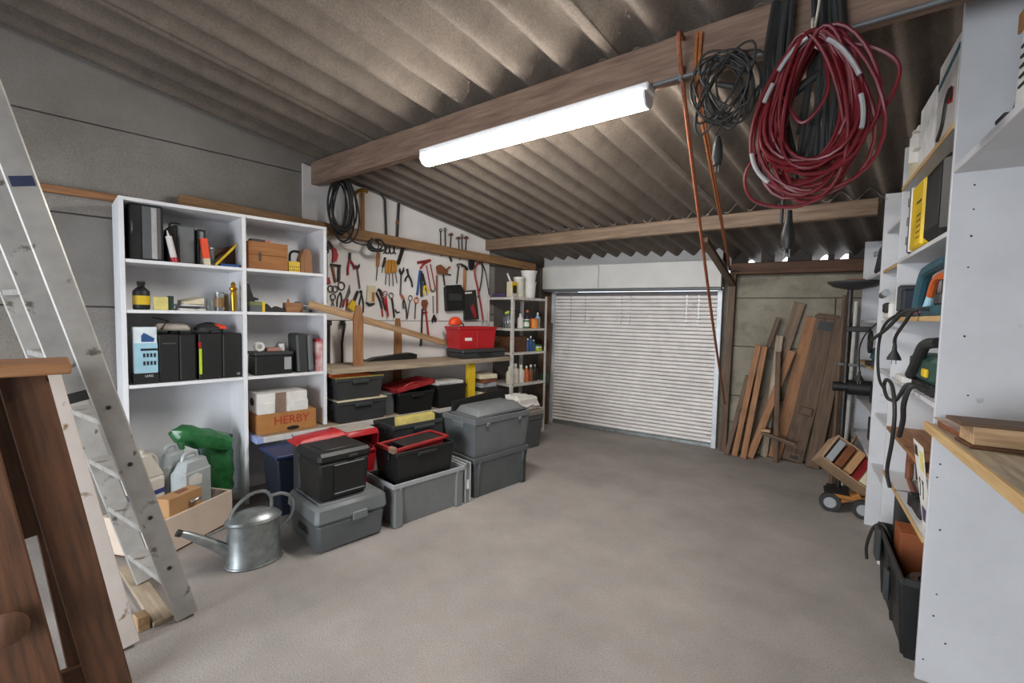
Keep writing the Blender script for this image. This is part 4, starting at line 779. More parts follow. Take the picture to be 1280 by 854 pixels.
p = tp(100, 845, TX+.0); ob('stretcher', MB().box(TX-.045, p.y-.5, p.z-.05, TX-.018, p.y+.06, p.z+.03, .004), W_('y', 'dark'), tr)
p = tp(8, 780, TX+.08); ob('knob', MB().lathe([(.018, 0), (.022, .02), (.055, .03), (.06, .045), (.03, .06)], 18), dkx(), tr, p, (0, R(90), 0))
# ------------------------------------------------------------------ hand tools on the board: outlines in pixels laid on the board's plane
TPX = XW+.045
for k, a, b in (('handle_orange', 'b8802f', .5), ('handle_tan', 'a06c3c', .6)): M[k] = mat(k, a, b)
def tool(name, label, parts, cat='tool', x=TPX):
    stand = x == XW+.06                                   # stands on the rail instead of hanging on the board
    def pp_(q, r_=0., low=False):
        p = px(x, *q); rb = rail_z(p.y)-.0495-r_
        if stand and low: p.z = rail_z(p.y)+.0495
        elif not stand and rb < p.z < rail_z(p.y)+.06: p.z = rb
        return p
    allp = [q for p in parts for q in (p[3] if not isinstance(p[2], tuple) or p[2][0] != 'ring' else [p[3][0]])]
    c = sum((pp_(q) for q in allp), Vector())/len(allp); top = max((pp_(q) for q in allp), key=lambda p: p.z)
    t = thing(name, label, cat, c)
    for nm, mt_, k, pts in parts:
        if isinstance(k, tuple) and k[0] == 'poly':
            P = [pp_(q)-c for q in pts]; ob(nm, MB().prism([(p.y, p.z) for p in P], k[1], 'x', -.002), M[mt_], t)
        elif isinstance(k, tuple):
            P0 = pp_(pts[0])-c; r_ = (px(x, pts[0][0], pts[0][1]-pts[1])-px(x, *pts[0])).length; ob(nm, MB().ring(P0, r_, k[1], 'x', 18, 1.15), M[mt_], t)
        else:
            r_ = abs(k)*(1.25 if k < 0 else 1.2); n_ = len(pts)
            P = [pp_(q, r_ if k < 0 else 0., nm in ('shaft', 'handle', 'bar') and a == n_-1)-c for a, q in enumerate(pts)]
            ob(nm, MB().tube(bez(P, 6) if k < 0 else P, r_, 7), M[mt_], t)
    for nm, mt_, k, pts in parts:                         # a loop hangs with its upper inner edge on the nail
        if isinstance(k, tuple) and k[0] == 'ring' and px(x, *pts[0]).z >= top.z-.02: top = px(x, *pts[0]); top.z += (px(x, pts[0][0], pts[0][1]-pts[1])-px(x, *pts[0])).length*1.15-k[1]+.005; break
    if not stand:                                         # the nail it hangs on belongs to the board
        ob('nail', MB().cyl((.024, top.y-yb0, top.z-.006), (x-XW-.001, top.y-yb0, top.z-.006), .003, n=6), M['steel2'], tbd)
    return t
def pliers(label, head, piv, l1, l2, hm='dsteel', gm='redm', r_=.009, name='pliers', x=TPX):
    return tool(name, label, [('jaws', hm, .011, [head, piv]), ('grip', gm, -r_, [piv, ((piv[0]+l1[0])/2-1.2, (piv[1]+l1[1])/2), l1]), ('grip', gm, -r_, [piv, ((piv[0]+l2[0])/2+1.2, (piv[1]+l2[1])/2), l2])], 'pliers', x)
def driver(label, a, b, c, gm, r_=.013, name='screwdriver', cat='screwdriver'): return tool(name, label, [('handle', gm, r_, [a, b]), ('shaft', 'steel2', .0045, [b, c])], cat)
tool('pipe_wrench', 'long rusty wrench with ring head next to the white unit', [('shank', 'steel2', .009, [(408, 318), (408.5, 346)]), ('ring_head', 'dsteel', ('ring', .006), [(408, 314), 2.6]), ('jaw', 'redm', ('poly', .02), [(406, 346), (411, 347), (413, 355), (406, 355)])], 'wrench')
tool('tin_snips', 'red handled snips hung high by the white unit', [('blade', 'dsteel', ('poly', .012), [(403, 302), (410, 301), (416, 309), (413, 312), (405, 307)]), ('handle', 'red', ('poly', .02), [(415, 309), (419, 311), (422, 319), (420, 327), (415, 328), (416, 318)])], 'snips')
tool('glue_clamp', 'dark red and black clamp with two parallel bars', [('bar', 'brownl', .010, [(415, 331), (419.5, 353)]), ('bar', 'dsteel', .012, [(424, 333), (423.5, 352)]), ('cross_bar', 'dsteel', .010, [(413, 331), (426, 332.5)])], 'clamp')
pliers('red handled pliers with spread legs on the tool board', (437.5, 316), (437.2, 325), (435.2, 344), (443.5, 337))
tool('open_spanner', 'long thin spanner hanging at an angle under the red pliers', [('shank', 'steel2', .0075, [(446.5, 335), (450, 361)]), ('open_head', 'dsteel', ('poly', .012), [(444, 334), (444, 331), (446, 333), (449, 330), (449.5, 334), (447, 337)])], 'spanner')
pliers('black pincers with long curved legs', (451, 363), (452, 367), (449.5, 390), (454, 391), 'dsteel', 'black2', .006)
tool('hook_bar', 'thin dark rod beside the scissors', [('rod', 'dsteel', .010, [(407, 359), (407.5, 379)])])
tool('scissors', 'black scissors with two round loops', [('loop', 'dsteel', ('ring', .005), [(413.5, 361), 3.4]), ('loop', 'dsteel', ('ring', .005), [(419, 361.5), 3.4]), ('loop', 'dsteel', ('ring', .005), [(416.5, 371), 3.2]), ('blade', 'steel2', .004, [(415, 374), (418, 383)]), ('blade', 'steel2', .004, [(418, 374), (414, 383)])], 'scissors')
tool('scissors', 'larger black scissors with a long loop', [('loop', 'dsteel', ('ring', .0055), [(427, 357.5), 4.2]), ('blade', 'dsteel', -.005, [(425.5, 365), (422, 374), (421.5, 384)]), ('blade', 'dsteel', -.005, [(426, 366), (427.5, 374), (425, 385)])], 'scissors')
tool('garden_shears', 'red handled shears with a pointed grey blade', [('blade', 'steel2', ('poly', .008), [(437, 356), (438, 366), (434, 374), (431, 374)]), ('grip', 'redm', .009, [(431, 374), (428.5, 384)]), ('grip', 'redm', .009, [(434.5, 374), (434, 384)])], 'shears')
tool('wall_brush', 'wire brush with a yellow block and dark handle', [('handle', 'dsteel', .012, [(447.5, 364), (442.5, 377)]), ('block', 'yellow', ('poly', .03), [(439, 375), (444, 378), (441.5, 390), (433.5, 384)])], 'brush', TPX+.026)
tool('mitre_saw_guide', 'cream and wood plate with a dark curved base', [('plate', 'cream', ('poly', .012), [(459, 357), (469.5, 357.5), (468.5, 379), (458, 378)]), ('insert', 'handle_tan', ('poly', .02), [(464.5, 365), (467.5, 366), (467, 377), (464, 377)]), ('base', 'black', -.009, [(458, 378), (462, 381.5), (468, 379.5)])], 'guide')
driver('chisel with a single orange-tan handle apart from the rest', (472.7, 316), (472, 333), (470.5, 351), 'handle_tan', .016, 'wood_chisel', 'chisel')
driver('black handled file beside the orange screwdrivers', (481.5, 322), (478.5, 334), (477.5, 341), 'black2', .011, 'hand_file', 'file')
for i, (a, b, c) in enumerate((((483.5, 326), (482.7, 341), (482, 356)), ((487, 325), (486.6, 342), (487, 358)), ((490.8, 325), (490.8, 341), (491.6, 358)), ((494.3, 326), (494.3, 340), (496.5, 354)))):
    driver('orange handled screwdriver in the row of four', a, b, c, 'handle_orange', .0145)['group'] = 'orange handled screwdrivers in a row'
tool('flat_bar', 'flat black bar slanting below the timber rail', [('bar', 'black', ('poly', .014), [(501.5, 308), (505.5, 308), (499, 331), (495.5, 330)])], 'bar', TPX+.018)
tool('open_spanner', 'big open-ended spanner hanging upright with its jaw up', [('shank', 'steel2', .0085, [(501.5, 343), (500.5, 369)]), ('open_head', 'dsteel', ('poly', .014), [(498.5, 339), (499.5, 335), (501, 339.5), (502.5, 339.5), (504.5, 334), (505, 339), (502, 344), (500.5, 344)])], 'spanner')
pliers('black wide-jawed pliers near the big spanner', (509, 336), (510.5, 344), (506.5, 352), (515.5, 359), 'dsteel', 'black2', .009)
tool('bar_clamp', 'red bar clamp with a long open frame', [('arm', 'redm', .013, [(522, 328.5), (538, 325.5)]), ('arm', 'redm', -.010, [(525.5, 336), (530, 330), (537, 326)]), ('rail', 'redm', .006, [(533, 332), (538.5, 362)]), ('rail', 'redm', .006, [(538, 330), (544, 361)]), ('foot', 'steel2', -.006, [(538.5, 362), (541.5, 364.5), (544, 361)])], 'clamp')
tool('cable_cutter', 'blue handled cutters beside the red bar clamp', [('grip', 'blue', .012, [(525, 338), (521.5, 369)]), ('grip', 'navy', .013, [(526.5, 339), (527, 371)]), ('jaw', 'dsteel', .012, [(528, 342), (531.5, 356)])], 'cutters')
pliers('small yellow handled pliers below the blue cutters', (531.5, 354), (531.5, 357), (530, 369), (535, 367), 'dsteel', 'yellow', .009, x=TPX+.030)
tool('pruning_saw', 'curved dark tool with a red tip at the left of the lower row', [('blade', 'dsteel', -.009, [(470, 365), (475, 376), (477.5, 386)]), ('tip', 'redm', .007, [(477.5, 386), (478.5, 396)])])
tool('water_pump_pliers', 'dark headed pliers with bright red grips', [('jaw', 'dsteel', -.013, [(472.5, 362), (475.5, 364), (477.5, 370)]), ('grip', 'dsteel', .007, [(477, 370), (482, 388)]), ('grip', 'red', .008, [(478.5, 371), (484.5, 391)])], 'pliers')
tool('ring_scissors', 'red shears with a looped top', [('loop', 'redm', ('ring', .005), [(481.5, 367.5), 3]), ('leg', 'red', .008, [(482.5, 371), (485.5, 396)])], 'shears', TPX+.024)
tool('ring_spanner', 'dark ring spanner with hooked tail', [('loop', 'steel2', ('ring', .005), [(489, 369.5), 3]), ('leg', 'dsteel', .009, [(490, 373), (493, 397)]), ('hook', 'black2', -.006, [(494, 387), (496.5, 390.5), (499.5, 390)])], 'spanner')
pliers('orange-brown headed pliers with dark legs', (502, 369), (505, 374), (505, 386), (508.5, 398), 'orange', 'dsteel', .006, x=TPX+.016)
tool('ring_spanner', 'slim steel ring spanner leaning left', [('loop', 'steel', ('ring', .005), [(513, 372.5), 2.8]), ('leg', 'steel2', .006, [(512.5, 376), (509, 399)])], 'spanner')
tool('orange_scissors', 'small scissors with an orange loop', [('loop', 'orange', ('ring', .006), [(520.5, 375.5), 3]), ('leg', 'dsteel', .006, [(519.5, 379), (518.5, 399)])], 'scissors')
tool('bolt_cutter', 'large bolt cutter with one black and one red leg', [('head', 'brownl', ('poly', .025), [(527.5, 375), (532, 374.5), (534, 379), (532, 386), (528.5, 386), (526.5, 380)]), ('link', 'redm', .009, [(527, 391), (534, 390.5)]), ('leg', 'dsteel', .010, [(528, 386), (526.5, 426)]), ('grip', 'black2', .013, [(526.5, 424), (525.7, 433)]), ('leg', 'redm', .010, [(532, 386), (535.5, 420)]), ('grip', 'black2', .012, [(535.5, 419), (536.3, 426)])], 'bolt cutter')
tool('adjustable_wrench', 'upside-down adjustable wrench right of the bolt cutter', [('shank', 'steel2', .006, [(541.3, 370), (541.7, 392)]), ('head', 'dsteel', ('poly', .016), [(539.5, 399), (542, 393), (545.5, 399), (544, 403.5), (542.5, 399.5), (540, 404)])], 'wrench')
tool('saw_bar', 'long brown bar hanging beside the black pack', [('bar', 'brownl', .010, [(546, 344.5), (546.6, 392)])], 'bar')
tool('claw_hammer', 'brown headed hammer with splayed claw beside the bar', [('head', 'brownl', ('poly', .04), [(545, 333), (549, 331), (558, 339), (557, 343), (546, 342)]), ('claw', 'brownl', .010, [(556, 340), (562.5, 333.5)]), ('claw', 'dsteel', .007, [(557, 342), (563.5, 344)]), ('handle', 'dsteel', .009, [(554, 343), (556, 357)])], 'hammer', TPX+.016)
t = tool('blister_pack', 'black blister pack of parts hanging on the tool board', [('card', 'black', ('poly', .05), [(554.5, 360), (557, 357), (573, 356), (577, 363), (577, 388), (556, 389)])], 'pack')
c = t.location; a = px(TPX, 558, 365)-c; b = px(TPX, 574, 370)-c; ob('print_band', MB().box(.048, a.y, b.z-.06, .0505, b.y, a.z-.02), M['dgrey'], t)
t = tool('tool_pack', 'black packet with a red printed picture next to the blister pack', [('card', 'black2', ('poly', .03), [(578.5, 364), (593, 362.5), (597, 399), (579.5, 400)]), ('print', 'redm', ('poly', .0315), [(586, 384), (590, 379), (594.5, 396), (591, 398)]), ('hang_tab', 'paper', ('poly', .0315), [(579.5, 365.5), (588, 364.8), (588.2, 367), (579.6, 367.6)])], 'pack')
tool('sickle', 'curved thin sickle above the blister pack', [('blade', 'dsteel', -.006, [(583, 338), (578, 330.5), (571.5, 331), (574, 335)]), ('handle', 'dsteel', .008, [(573.5, 333), (571, 355)])], 'sickle', TPX+.034)
tool('mallet', 'brown wooden handled mallet left of the black pad', [('handle', 'handle_tan', .017, [(581, 336), (580.5, 363)]), ('head', 'dsteel', -.012, [(577.5, 332), (581, 333), (584.5, 337)])], 'mallet')
tool('polishing_pad', 'oval black pad hanging below the rail', [('pad', 'black', ('poly', .03), [(588.5+3.2*math.cos(k*math.pi/7), 329.5+8.5*math.sin(k*math.pi/7)) for k in range(14)])], 'pad')
tool('bow_saw', 'red framed bow saw with a dark blade at the board edge', [('frame', 'redm', -.010, [(600, 325), (595.5, 331), (593.5, 342), (597.5, 362), (601.5, 384), (604, 402)]), ('blade', 'dsteel', -.007, [(600, 325), (603, 334), (601.5, 352), (597.5, 372)]), ('blade', 'dsteel', -.006, [(602.5, 327), (607, 341), (612, 372)]), ('tip', 'steel', .008, [(603.5, 400), (603, 406)])], 'saw')
pe = px(-4.30, 569, 393); zf_ = 1.1995
t = thing('ear_defender', 'bright orange-red hearing protector standing in the red crate', 'ear protector', (pe.x, pe.y, zf_), LZ)
zc = pe.z-zf_-.135
cup = [(.06, 0), (.085, .012), (.09, .03), (.075, .075), (.045, .1), (.01, .105)]
ob('ear_cup', MB().lathe(cup, 18, (0, 0, zc), sy=.7), M['oran2'], t); ob('ear_cup', MB().lathe([(.06, 0), (.085, .012), (.085, .04), (.06, .06)], 18, (.085, 0, 0), sy=.7), M['oran2'], t)
ob('headband', MB().tube(bez([(.10, 0, .05), (.15, 0, .07), (.165, 0, zc*.55), (.12, 0, zc+.02), (.04, 0, zc+.03)]), .009, 8), M['black2'], t)
# tools tucked behind or under the rail
RXF = XW+.135
t = tool('pick_hammer', 'brass coloured pick hammer standing head-up behind the timber rail', [('handle', 'handle_tan', .017, [(453, 241), (453.6, 283)]), ('head', 'gold', -.014, [(459.5, 240), (453, 237.5), (446, 240), (442.5, 245)])], 'hammer', XW+.06)
t = tool('pry_bar', 'tall dark bar strapped to the beam above the rail', [('bar', 'dsteel', .011, [(481, 248), (483, 284)]), ('strap', 'black2', -.007, [(466.5, 216), (473, 231), (479, 247), (482, 250)])], 'bar', XW+.06)
t = tool('pry_bar', 'dark bar with a collar further along above the rail', [('bar', 'dsteel', .013, [(498.5, 254), (496.5, 288)]), ('collar', 'brownl', .016, [(497.2, 276), (496.9, 281)])], 'bar', XW+.06)
for i, (a, b, c_) in enumerate((((551, 289), (551, 303), 1), ((556.5, 288), (557, 304), 1), ((564, 292), (563, 305), 0), ((573, 296.5), (574, 307), 0), ((577.5, 296), (578, 308), 1), ((583, 296), (582, 308), 0))):
    t = tool('masonry_chisel', 'small dark tool standing in the row behind the far part of the rail', [('shaft', 'dsteel', .007, [a, (b[0], b[1]+4)]), ('head', 'dsteel', ('ring', .005), [(a[0], a[1]-1), 1.8]) if c_ else ('head', 'brownl', -.008, [(a[0]-3, a[1]+2), a, (a[0]+2, a[1]+2)])], 'tool', XW+.06); t['group'] = 'small tools along the rail'
for i, (a, b) in enumerate((((552, 313), (552.5, 320)), ((562, 315), (564.5, 327)), ((575, 318), (575.5, 324)))): tool('tool_tip', ('stubby brown tip', 'long dark tip', 'short dark tip')[i]+' poking out below the timber rail', [('tip', 'brownl' if i == 0 else 'dsteel', .011, [a, b])], 'tool')
for i, u in enumerate((481.5, 487, 492.5)): t = tool('hex_key', 'dark key hanging in a row under the rail', [('rod', 'dsteel', .008, [(u, 305), (u+.3, 315)]), ('claw', 'dsteel', -.006, [(u-2, 317), (u, 315), (u+2.2, 317.5)])], 'key'); t['group'] = 'hanging keys under the rail'
def coil(mb, c, rx, rz, n, r_, ax, seed, sag=.15, twist=.12):
    """n hanging loops around c; ax: unit vector of the loop's width"""
    rg = random.Random(seed); nrm = Vector((0, 0, 1)).cross(ax)
    for i in range(n):
        a = rx*rg.uniform(.5, 1.0); b = rz*rg.uniform(.78, 1.04); off = nrm*rg.uniform(-.05, .05)+ax*rg.uniform(-.03, .03); ph = rg.uniform(-.1, .1); P = []
        for j in range(28):
            th = 2*math.pi*j/28; zz = math.sin(th); wv = math.cos(th)*(1+sag*(-zz))
            top = rz-b
            P.append(c+off+ax*(a*wv+ph*twist*zz)+Vector((0, 0, b*zz+top))+nrm*(.02*math.sin(2*th+i)))
        mb.tube(P, r_, 6, closed=True)
    return mb
# black cable coil hung from the beam end
c = px(-4.33, 428, 264); yy = Vector((0, 1, 0))
t = thing('cable_coil', 'black cable coil hanging from the beam end over the timber rail', 'cable', c)
ob('cable', coil(MB(), Vector(), .13, .30, 11, .009, yy, 5, .1), M['black2'], t)
ob('hanging_cord', MB().tube([Vector((0, -.03, .28)), BW(E1.dot(c), S1+.084, 2.87)-c, BW(E1.dot(c), S1+.084, 2.93)-c], .006, 6), M['twine'], t); ob('knot', MB().lathe([(.012, .27), (.02, .285), (.012, .3)], 10, (0, -.03, 0)), M['rope'], t)
ob('cable_tail', MB().tube(bez([(0, .06, -.2), (.02, .10, -.28), (.02, .22, -.30), (.0, .30, -.27)]), .008, 6), M['black2'], t)
t = thing('cable_coil', 'small dark cable bundle hooked under the rail by the chisel', 'cable', px(-4.335, 469, 307)); ob('cable', coil(MB(), Vector(), .12, .06, 6, .007, yy, 9), M['black2'], t)
ql = t.location; ob('hook', MB().tube(bez([Vector((XW+.128, ql.y, rail_z(ql.y)-.01))-ql, Vector((.0, 0, .045)), Vector((.012, 0, .062))]), .004, 6), M['steel2'], t)
# ------------------------------------------------------------------ cables hung on the near beam
def BP(u, v, off=.06): return pn(E2, S1-off, u, v)
c = BP(1014, 145, .135)
t = thing('red_cable_coil', 'big red cable coil hanging on twine from the near beam', 'cable', c)
ob('cable', coil(MB(), Vector((0, 0, 0)), .205, .315, 30, .0072, E1, 11, .30, .3), M['redcable'], t)
ob('loose_loop', MB().tube([Vector(p)+Vector() for p in bez([E1*(-.12)+Vector((0, 0, -.05)), E1*(-.23)+Vector((0, 0, -.18)), E1*(-.20)+Vector((0, 0, -.31)), E1*(-.05)+Vector((0, 0, -.36)), E1*.06+Vector((0, 0, -.33))])], .0075, 6), M['redcable'], t)
ob('loose_loop', MB().tube(bez([E1*.05+Vector((0, 0, .28)), E1*.2+Vector((0, 0, .2)), E1*.27+Vector((0, 0, .1)), E1*.22+Vector((0, 0, -.05)), E1*.13+Vector((0, 0, -.12))]), .0075, 6), M['redcable'], t)
ob('loose_loop', MB().tube(bez([E1*(-.10)+Vector((0, 0, .1)), E1*(-.03)+Vector((0, 0, -.02)), E1*.05+Vector((0, 0, .08)), E1*.03+Vector((0, 0, .25))]), .0075, 6), M['redcable'], t)
for k, (r0_, a0, a1) in enumerate(((.93, 100, 140), (.88, 20, 70), (.97, 205, 238), (.80, 5, -25), (.9, 150, 165))):
    P = []
    for q in range(9):
        th = R(a0+(a1-a0)*q/8); P.append(E1*(.205*r0_*math.cos(th)*(1-.30*math.sin(th)))-E2*.058+Vector((0, 0, .315*r0_*math.sin(th))))
    ob('silver_tape', MB().tube(P, .009, 7), M['silver'], t)
ob('twine', MB().tube(bez([E1*0+Vector((0, 0, .62)), E1*.005+Vector((0, 0, .45)), E1*-.01+Vector((0, 0, .30)), E1*.015+Vector((0, 0, .26))]), .005, 5), M['twine'], t); ob('knot', MB().ring(E1*-.01+Vector((0, 0, .36)), .025, .004, 'x', 12), M['twine'], t)
c = BP(1005, 60, .03)
t = thing('black_cable_hank', 'thick hank of black cable draped over the beam behind the red coil', 'cable', c)
hk = MB(); rg = random.Random(2)
for i in range(26):
    a = -.15+.30*i/25+rg.uniform(-.012, .012); dy = -E2*rg.uniform(0, .03); z0 = .22; z1 = -.30-rg.uniform(0, .28); k = rg.uniform(-.07, .07)
    if abs(a) < .035: continue
    hk.tube(bez([E1*(a*.8+k*.1)+dy+Vector((0, 0, z0)), E1*a+dy+Vector((0, 0, .02)), E1*(a*.9+k*.3)-E2*.02+Vector((0, 0, -.15)), E1*(a*.6+k)-E2*.0+Vector((0, 0, z1))]), .0115, 6)
ob('cable', hk, M['black2'], t)
ob('wrap', MB().tube(bez([E1*-.10+Vector((0, 0, -.25)), E1*-.04-E2*.02+Vector((0, 0, -.20)), E1*.03-E2*.02+Vector((0, 0, -.15)), E1*.1+Vector((0, 0, -.1))]), .02, 8), M['black2'], t)
ob('drop_lead', MB().tube(bez([E1*-.03+Vector((0, 0, -.4)), E1*-.045+Vector((0, 0, -.6)), E1*-.05+Vector((0, 0, -.74))]), .008, 6), M['black2'], t)
pgp = BP(985, 292, .03)-c
pl = ob('plug', MB().lathe([(.012, .10), (.016, .05), (.027, .0), (.028, -.04), (.02, -.06), (.022, -.07)][::-1], 14), M['black'], t, pgp)
for k in (-1, 1): ob('pin', MB().cyl((k*.0095, 0, -.068), (k*.0095, 0, -.105), .0028, n=6), M['steel'], pl)
c = BP(905, 120, .10)
t = thing('thin_cable_coil', 'thin dark extension lead coiled left of the red coil', 'cable', c)
ob('cable', coil(MB(), Vector((0, 0, .02)), .13, .165, 13, .005, E1, 21, -.15, 1.2), M['black2'], t)
ob('tie', MB().tube([E1*-.03+Vector((0, 0, .06)), E1*.04+Vector((0, 0, .03))], .012, 6), M['black2'], t); ob('lead', MB().tube(bez([E1*.0+Vector((0, 0, .14)), E1*.10+Vector((0, 0, .05)), E1*.02+Vector((0, 0, -.08)), E1*-.03+Vector((0, 0, -.17))]), .005, 6), M['black2'], t)
pgp = BP(897, 190, .10)-c
pl = ob('plug', MB().lathe([(.008, .07), (.02, .03), (.024, -.03), (.017, -.05), (.019, -.06)][::-1], 12), M['black2'], t, pgp)
for k in (-1, 1): ob('pin', MB().cyl((k*.007, 0, -.06), (k*.007, 0, -.09), .0025, n=6), M['steel'], pl)
# orange ropes from the beam to the far corner
pa, pb = BP(855, 20, .02), BP(872, 20, .02); pa.z = 2.99; pb.z = 2.99
q1 = pn(NF, FW-.30, 906, 505); q2 = pn(NF, FW-.12, 912, 338)
m1 = (BP(853, 100, .0)*1.0)
t = thing('orange_rope', 'long orange-brown rope hanging from the beam down past the shutter', 'rope', m1); ob('strand', MB().tube(bez([pa-m1, Vector((0, 0, 0)), (q1-m1)*.5+Vector((0, 0, -.07)), q1-m1], 10), .011, 7), mat('rope_brown', '8e5136', .7, 0, .2, 60, .1), t); ob('clip', MB().box(-.008, -.03, -.012, .008, .0, .06, .002), M['steel'], t)
m2 = BP(868, 100, .0)
t = thing('orange_rope', 'short orange double rope running from the beam to the eaves corner', 'rope', m2)
for k in (0, 1): ob('strand', MB().tube([pb-m2+E1*k*.02, E1*k*.018, (q2-m2)+E1*k*.01], .008, 7), M['rope'], t)
# ------------------------------------------------------------------ timber stacked against the far wall
def lean(label, u0, v0, u1, v1, w_, th, k, fb=None, rot=0., name='leaning_plank', parts=None):
    p = fl(u0, v0); f0 = NF.dot(p); f0 = min(f0, FW-.06); p = pn(NF, f0, u0, v0); p = Vector((p.x, p.y, 0.0))
    q = pn(NF, (fb if fb is not None else FW-.03-th), u1, v1)
    L = (q-p).length; x = (q-p).normalized(); y = (NF-x*NF.dot(x)).normalized(); z = x.cross(y)
    o = ob(name, MB().box(0, -th/2, -w_/2, L, th/2, w_/2, .003), W_('x', k), None, p+Vector((0, 0, w_*.5*abs(z.z)+th*.5*abs(y.z))), Matrix((x, y, z)).transposed().to_euler()); return tag(o, label, 'plank')
lean('short bright brown plank leaning nearest the shutter track', 918, 570, 948, 432, .06, .05, 'post', FW-.24)
lean('second bright brown plank beside the first one by the shutter', 929, 573, 956, 434, .06, .05, 'post', FW-.20)
lean('thin dark lath leaning behind the bright brown planks', 912, 566, 973, 398, .045, .025, 'old', FW-.10)
lean('long greyish plank reaching highest in the timber stack', 938, 558, 1000, 380, .11, .03, 'grey', FW-.04)
lean('brown plank crossing behind in the timber stack', 937, 573, 990, 440, .075, .045, 'post', FW-.14)
lean('narrow upright plank in the middle of the timber stack', 969, 578, 973, 440, .05, .025, 'old', FW-.27)
lean('wide brown plank in the middle of the timber stack', 968, 573, 1016, 398, .13, .04, 'post', FW-.052)
bp_ = lean('broad panel board with a dark slot at its upper end', 990, 578, 1036, 395, .20, .03, 'old', FW-.10)
L_ = bp_.dimensions[0]; ob('slot', MB().box(L_-.18, -.018, -.06, L_-.08, -.0145, .07), M['black'], bp_); ob('end_cleat', MB().box(L_-.05, -.04, -.12, L_-.02, -.0155, .12, .003), W_('y', 'old'), bp_); ob('foot_slot', MB().box(.03, -.018, -.05, .07, -.0145, .03), M['black'], bp_); ob('hook_block', MB().box(L_*.33, -.05, -.07, L_*.38, -.0155, .05, .004), W_('x', 'old'), bp_)
lean('short old plank at the foot of the bright brown planks', 908, 569, 935, 470, .05, .03, 'old', FW-.17)
lean('bluish grey plank half hidden behind the stack', 955, 565, 975, 420, .07, .02, 'plank', FW-.125)
lean('dark plank at the right of the broad panel board', 1015, 585, 1053, 400, .13, .06, 'old', FW-.175)
lean('brown plank at the right end of the timber stack', 1030, 580, 1066, 392, .08, .04, 'old', FW-.05)
board('cross_batten', pn(NF, FW-.265, 952, 541), pn(NF, FW-.305, 994, 556), .04, .04, W_('x', 'old'), label='short batten lying across the lower timber stack', cat='batten')
carton('wood_scrap', 'small pale wood scrap wedged in the timber stack', pn(NF, FW-.27, 957, 543)+Vector((0, 0, .0285)), .09, .05, .03, W_('x', 'light'), rz=PHI)
# post between shutter and blocks, with its brace
r_p = NR.dot(pn(NF, FW-.08, 909, 450)); board('door_post', RW(r_p, FW-.06, 0), RW(r_p+.02, FW-.06, 2.139), .07, .07, W_('x', 'old'), (math.cos(PHI), math.sin(PHI), 0), label='dark timber post between the shutter and the block wall', cat='post')
board('brace', RW(r_p+.02, FW-.10, 2.02), pn(E2, S2+.045, 880, 300), .07, .05, W_('x', 'old'), (math.cos(PHI), math.sin(PHI), 0), label='short timber brace from the post up to the far beam', cat='brace')
# ------------------------------------------------------------------ shelving along the right wall
def rtop(f): return roof_z(E2.dot(RW(.7, f)))-.03
RP = M['rpanel']; RB = .965; RF = .53
sv = thing('wall_shelving', 'worn white plank shelving filled with power tools along the right wall', 'shelving', RW(0, 0), PHI)
def upright(f, r0=RF, top=None, th=.024, nm='upright_panel'): return ob(nm, MB().box(r0, f-th/2, 0, RB, f+th/2, top or rtop(f), .002), RP, sv)
FA, FB, FD, FC = 2.66, 3.80, 4.50, 5.62
pA = upright(FA, top=2.985); upright(FB); upright(FD); upright(FC)
for (r_, z) in ((.60, 2.18), (.603, 2.08), (.602, 1.97), (.60, 1.84), (.605, 1.55), (.56, .99), (.553, .93), (.575, .70), (.58, .41), (.575, .31), (.552, .1), (.63, 1.3), (.62, .2)):
    ob('screw_hole', MB().cyl((r_, FA-.0126, z), (r_, FA-.0119, z), .0035+.002*random.random(), n=7), M['dsteel'], pA)
def rshelf(f0, f1, z, r0=RF, k=None, th=.022, nm='shelf', edge=None):
    o = ob(nm, MB().box(r0, f0+.0125, z-th, RB, f1-.0125, z, .002), k or RP, sv)
    if edge: ob('edge_strip', MB().box(r0-.006, f0+.0125, z-th-.002, r0-.0005, f1-.0125, z+.001, .001), edge, o)
    return o
ply = W_('y', 'ply')
for z, k, e in ((2.455, None, ply), (2.0, None, None), (1.635, None, ply), (1.25, None, None), (.93, W_('y', 'post'), None), (.64, None, ply)): rshelf(FA, FB, z, k=k, edge=e)
for z in (2.30, 2.0, 1.62, 1.25, .9, .5): rshelf(FB, FD, z, r0=RF+.02, edge=ply if z == 2.0 else None)
for z, e in ((2.0, None), (1.62, None), (1.235, ply), (.88, None), (.55, None)): rshelf(FD, FC, z, k=ply if z == 1.235 else None)
# near bay, this side of the big panel
F0 = .75
ob('upright_panel', MB().box(RF+.1, F0-.012, 0, RB, F0+.012, 2.95, .002), RP, sv)
ob('shelf', MB().box(RF+.0, F0+.013, 2.235, RB, FA-.0125, 2.265, .003), RP, sv)
lg = ob('counter_board', MB().box(RF-.012, F0+.013, 1.135, RB, FA-.0125, 1.165, .004), W_('y', 'plank'), sv); ob('edge_strip', MB().box(RF-.028, F0+.013, 1.128, RF-.0125, FA+.02, 1.168, .003), W_('y', 'ply'), lg)
def RI(r, f, z): return RW(r, f, z+.0008)
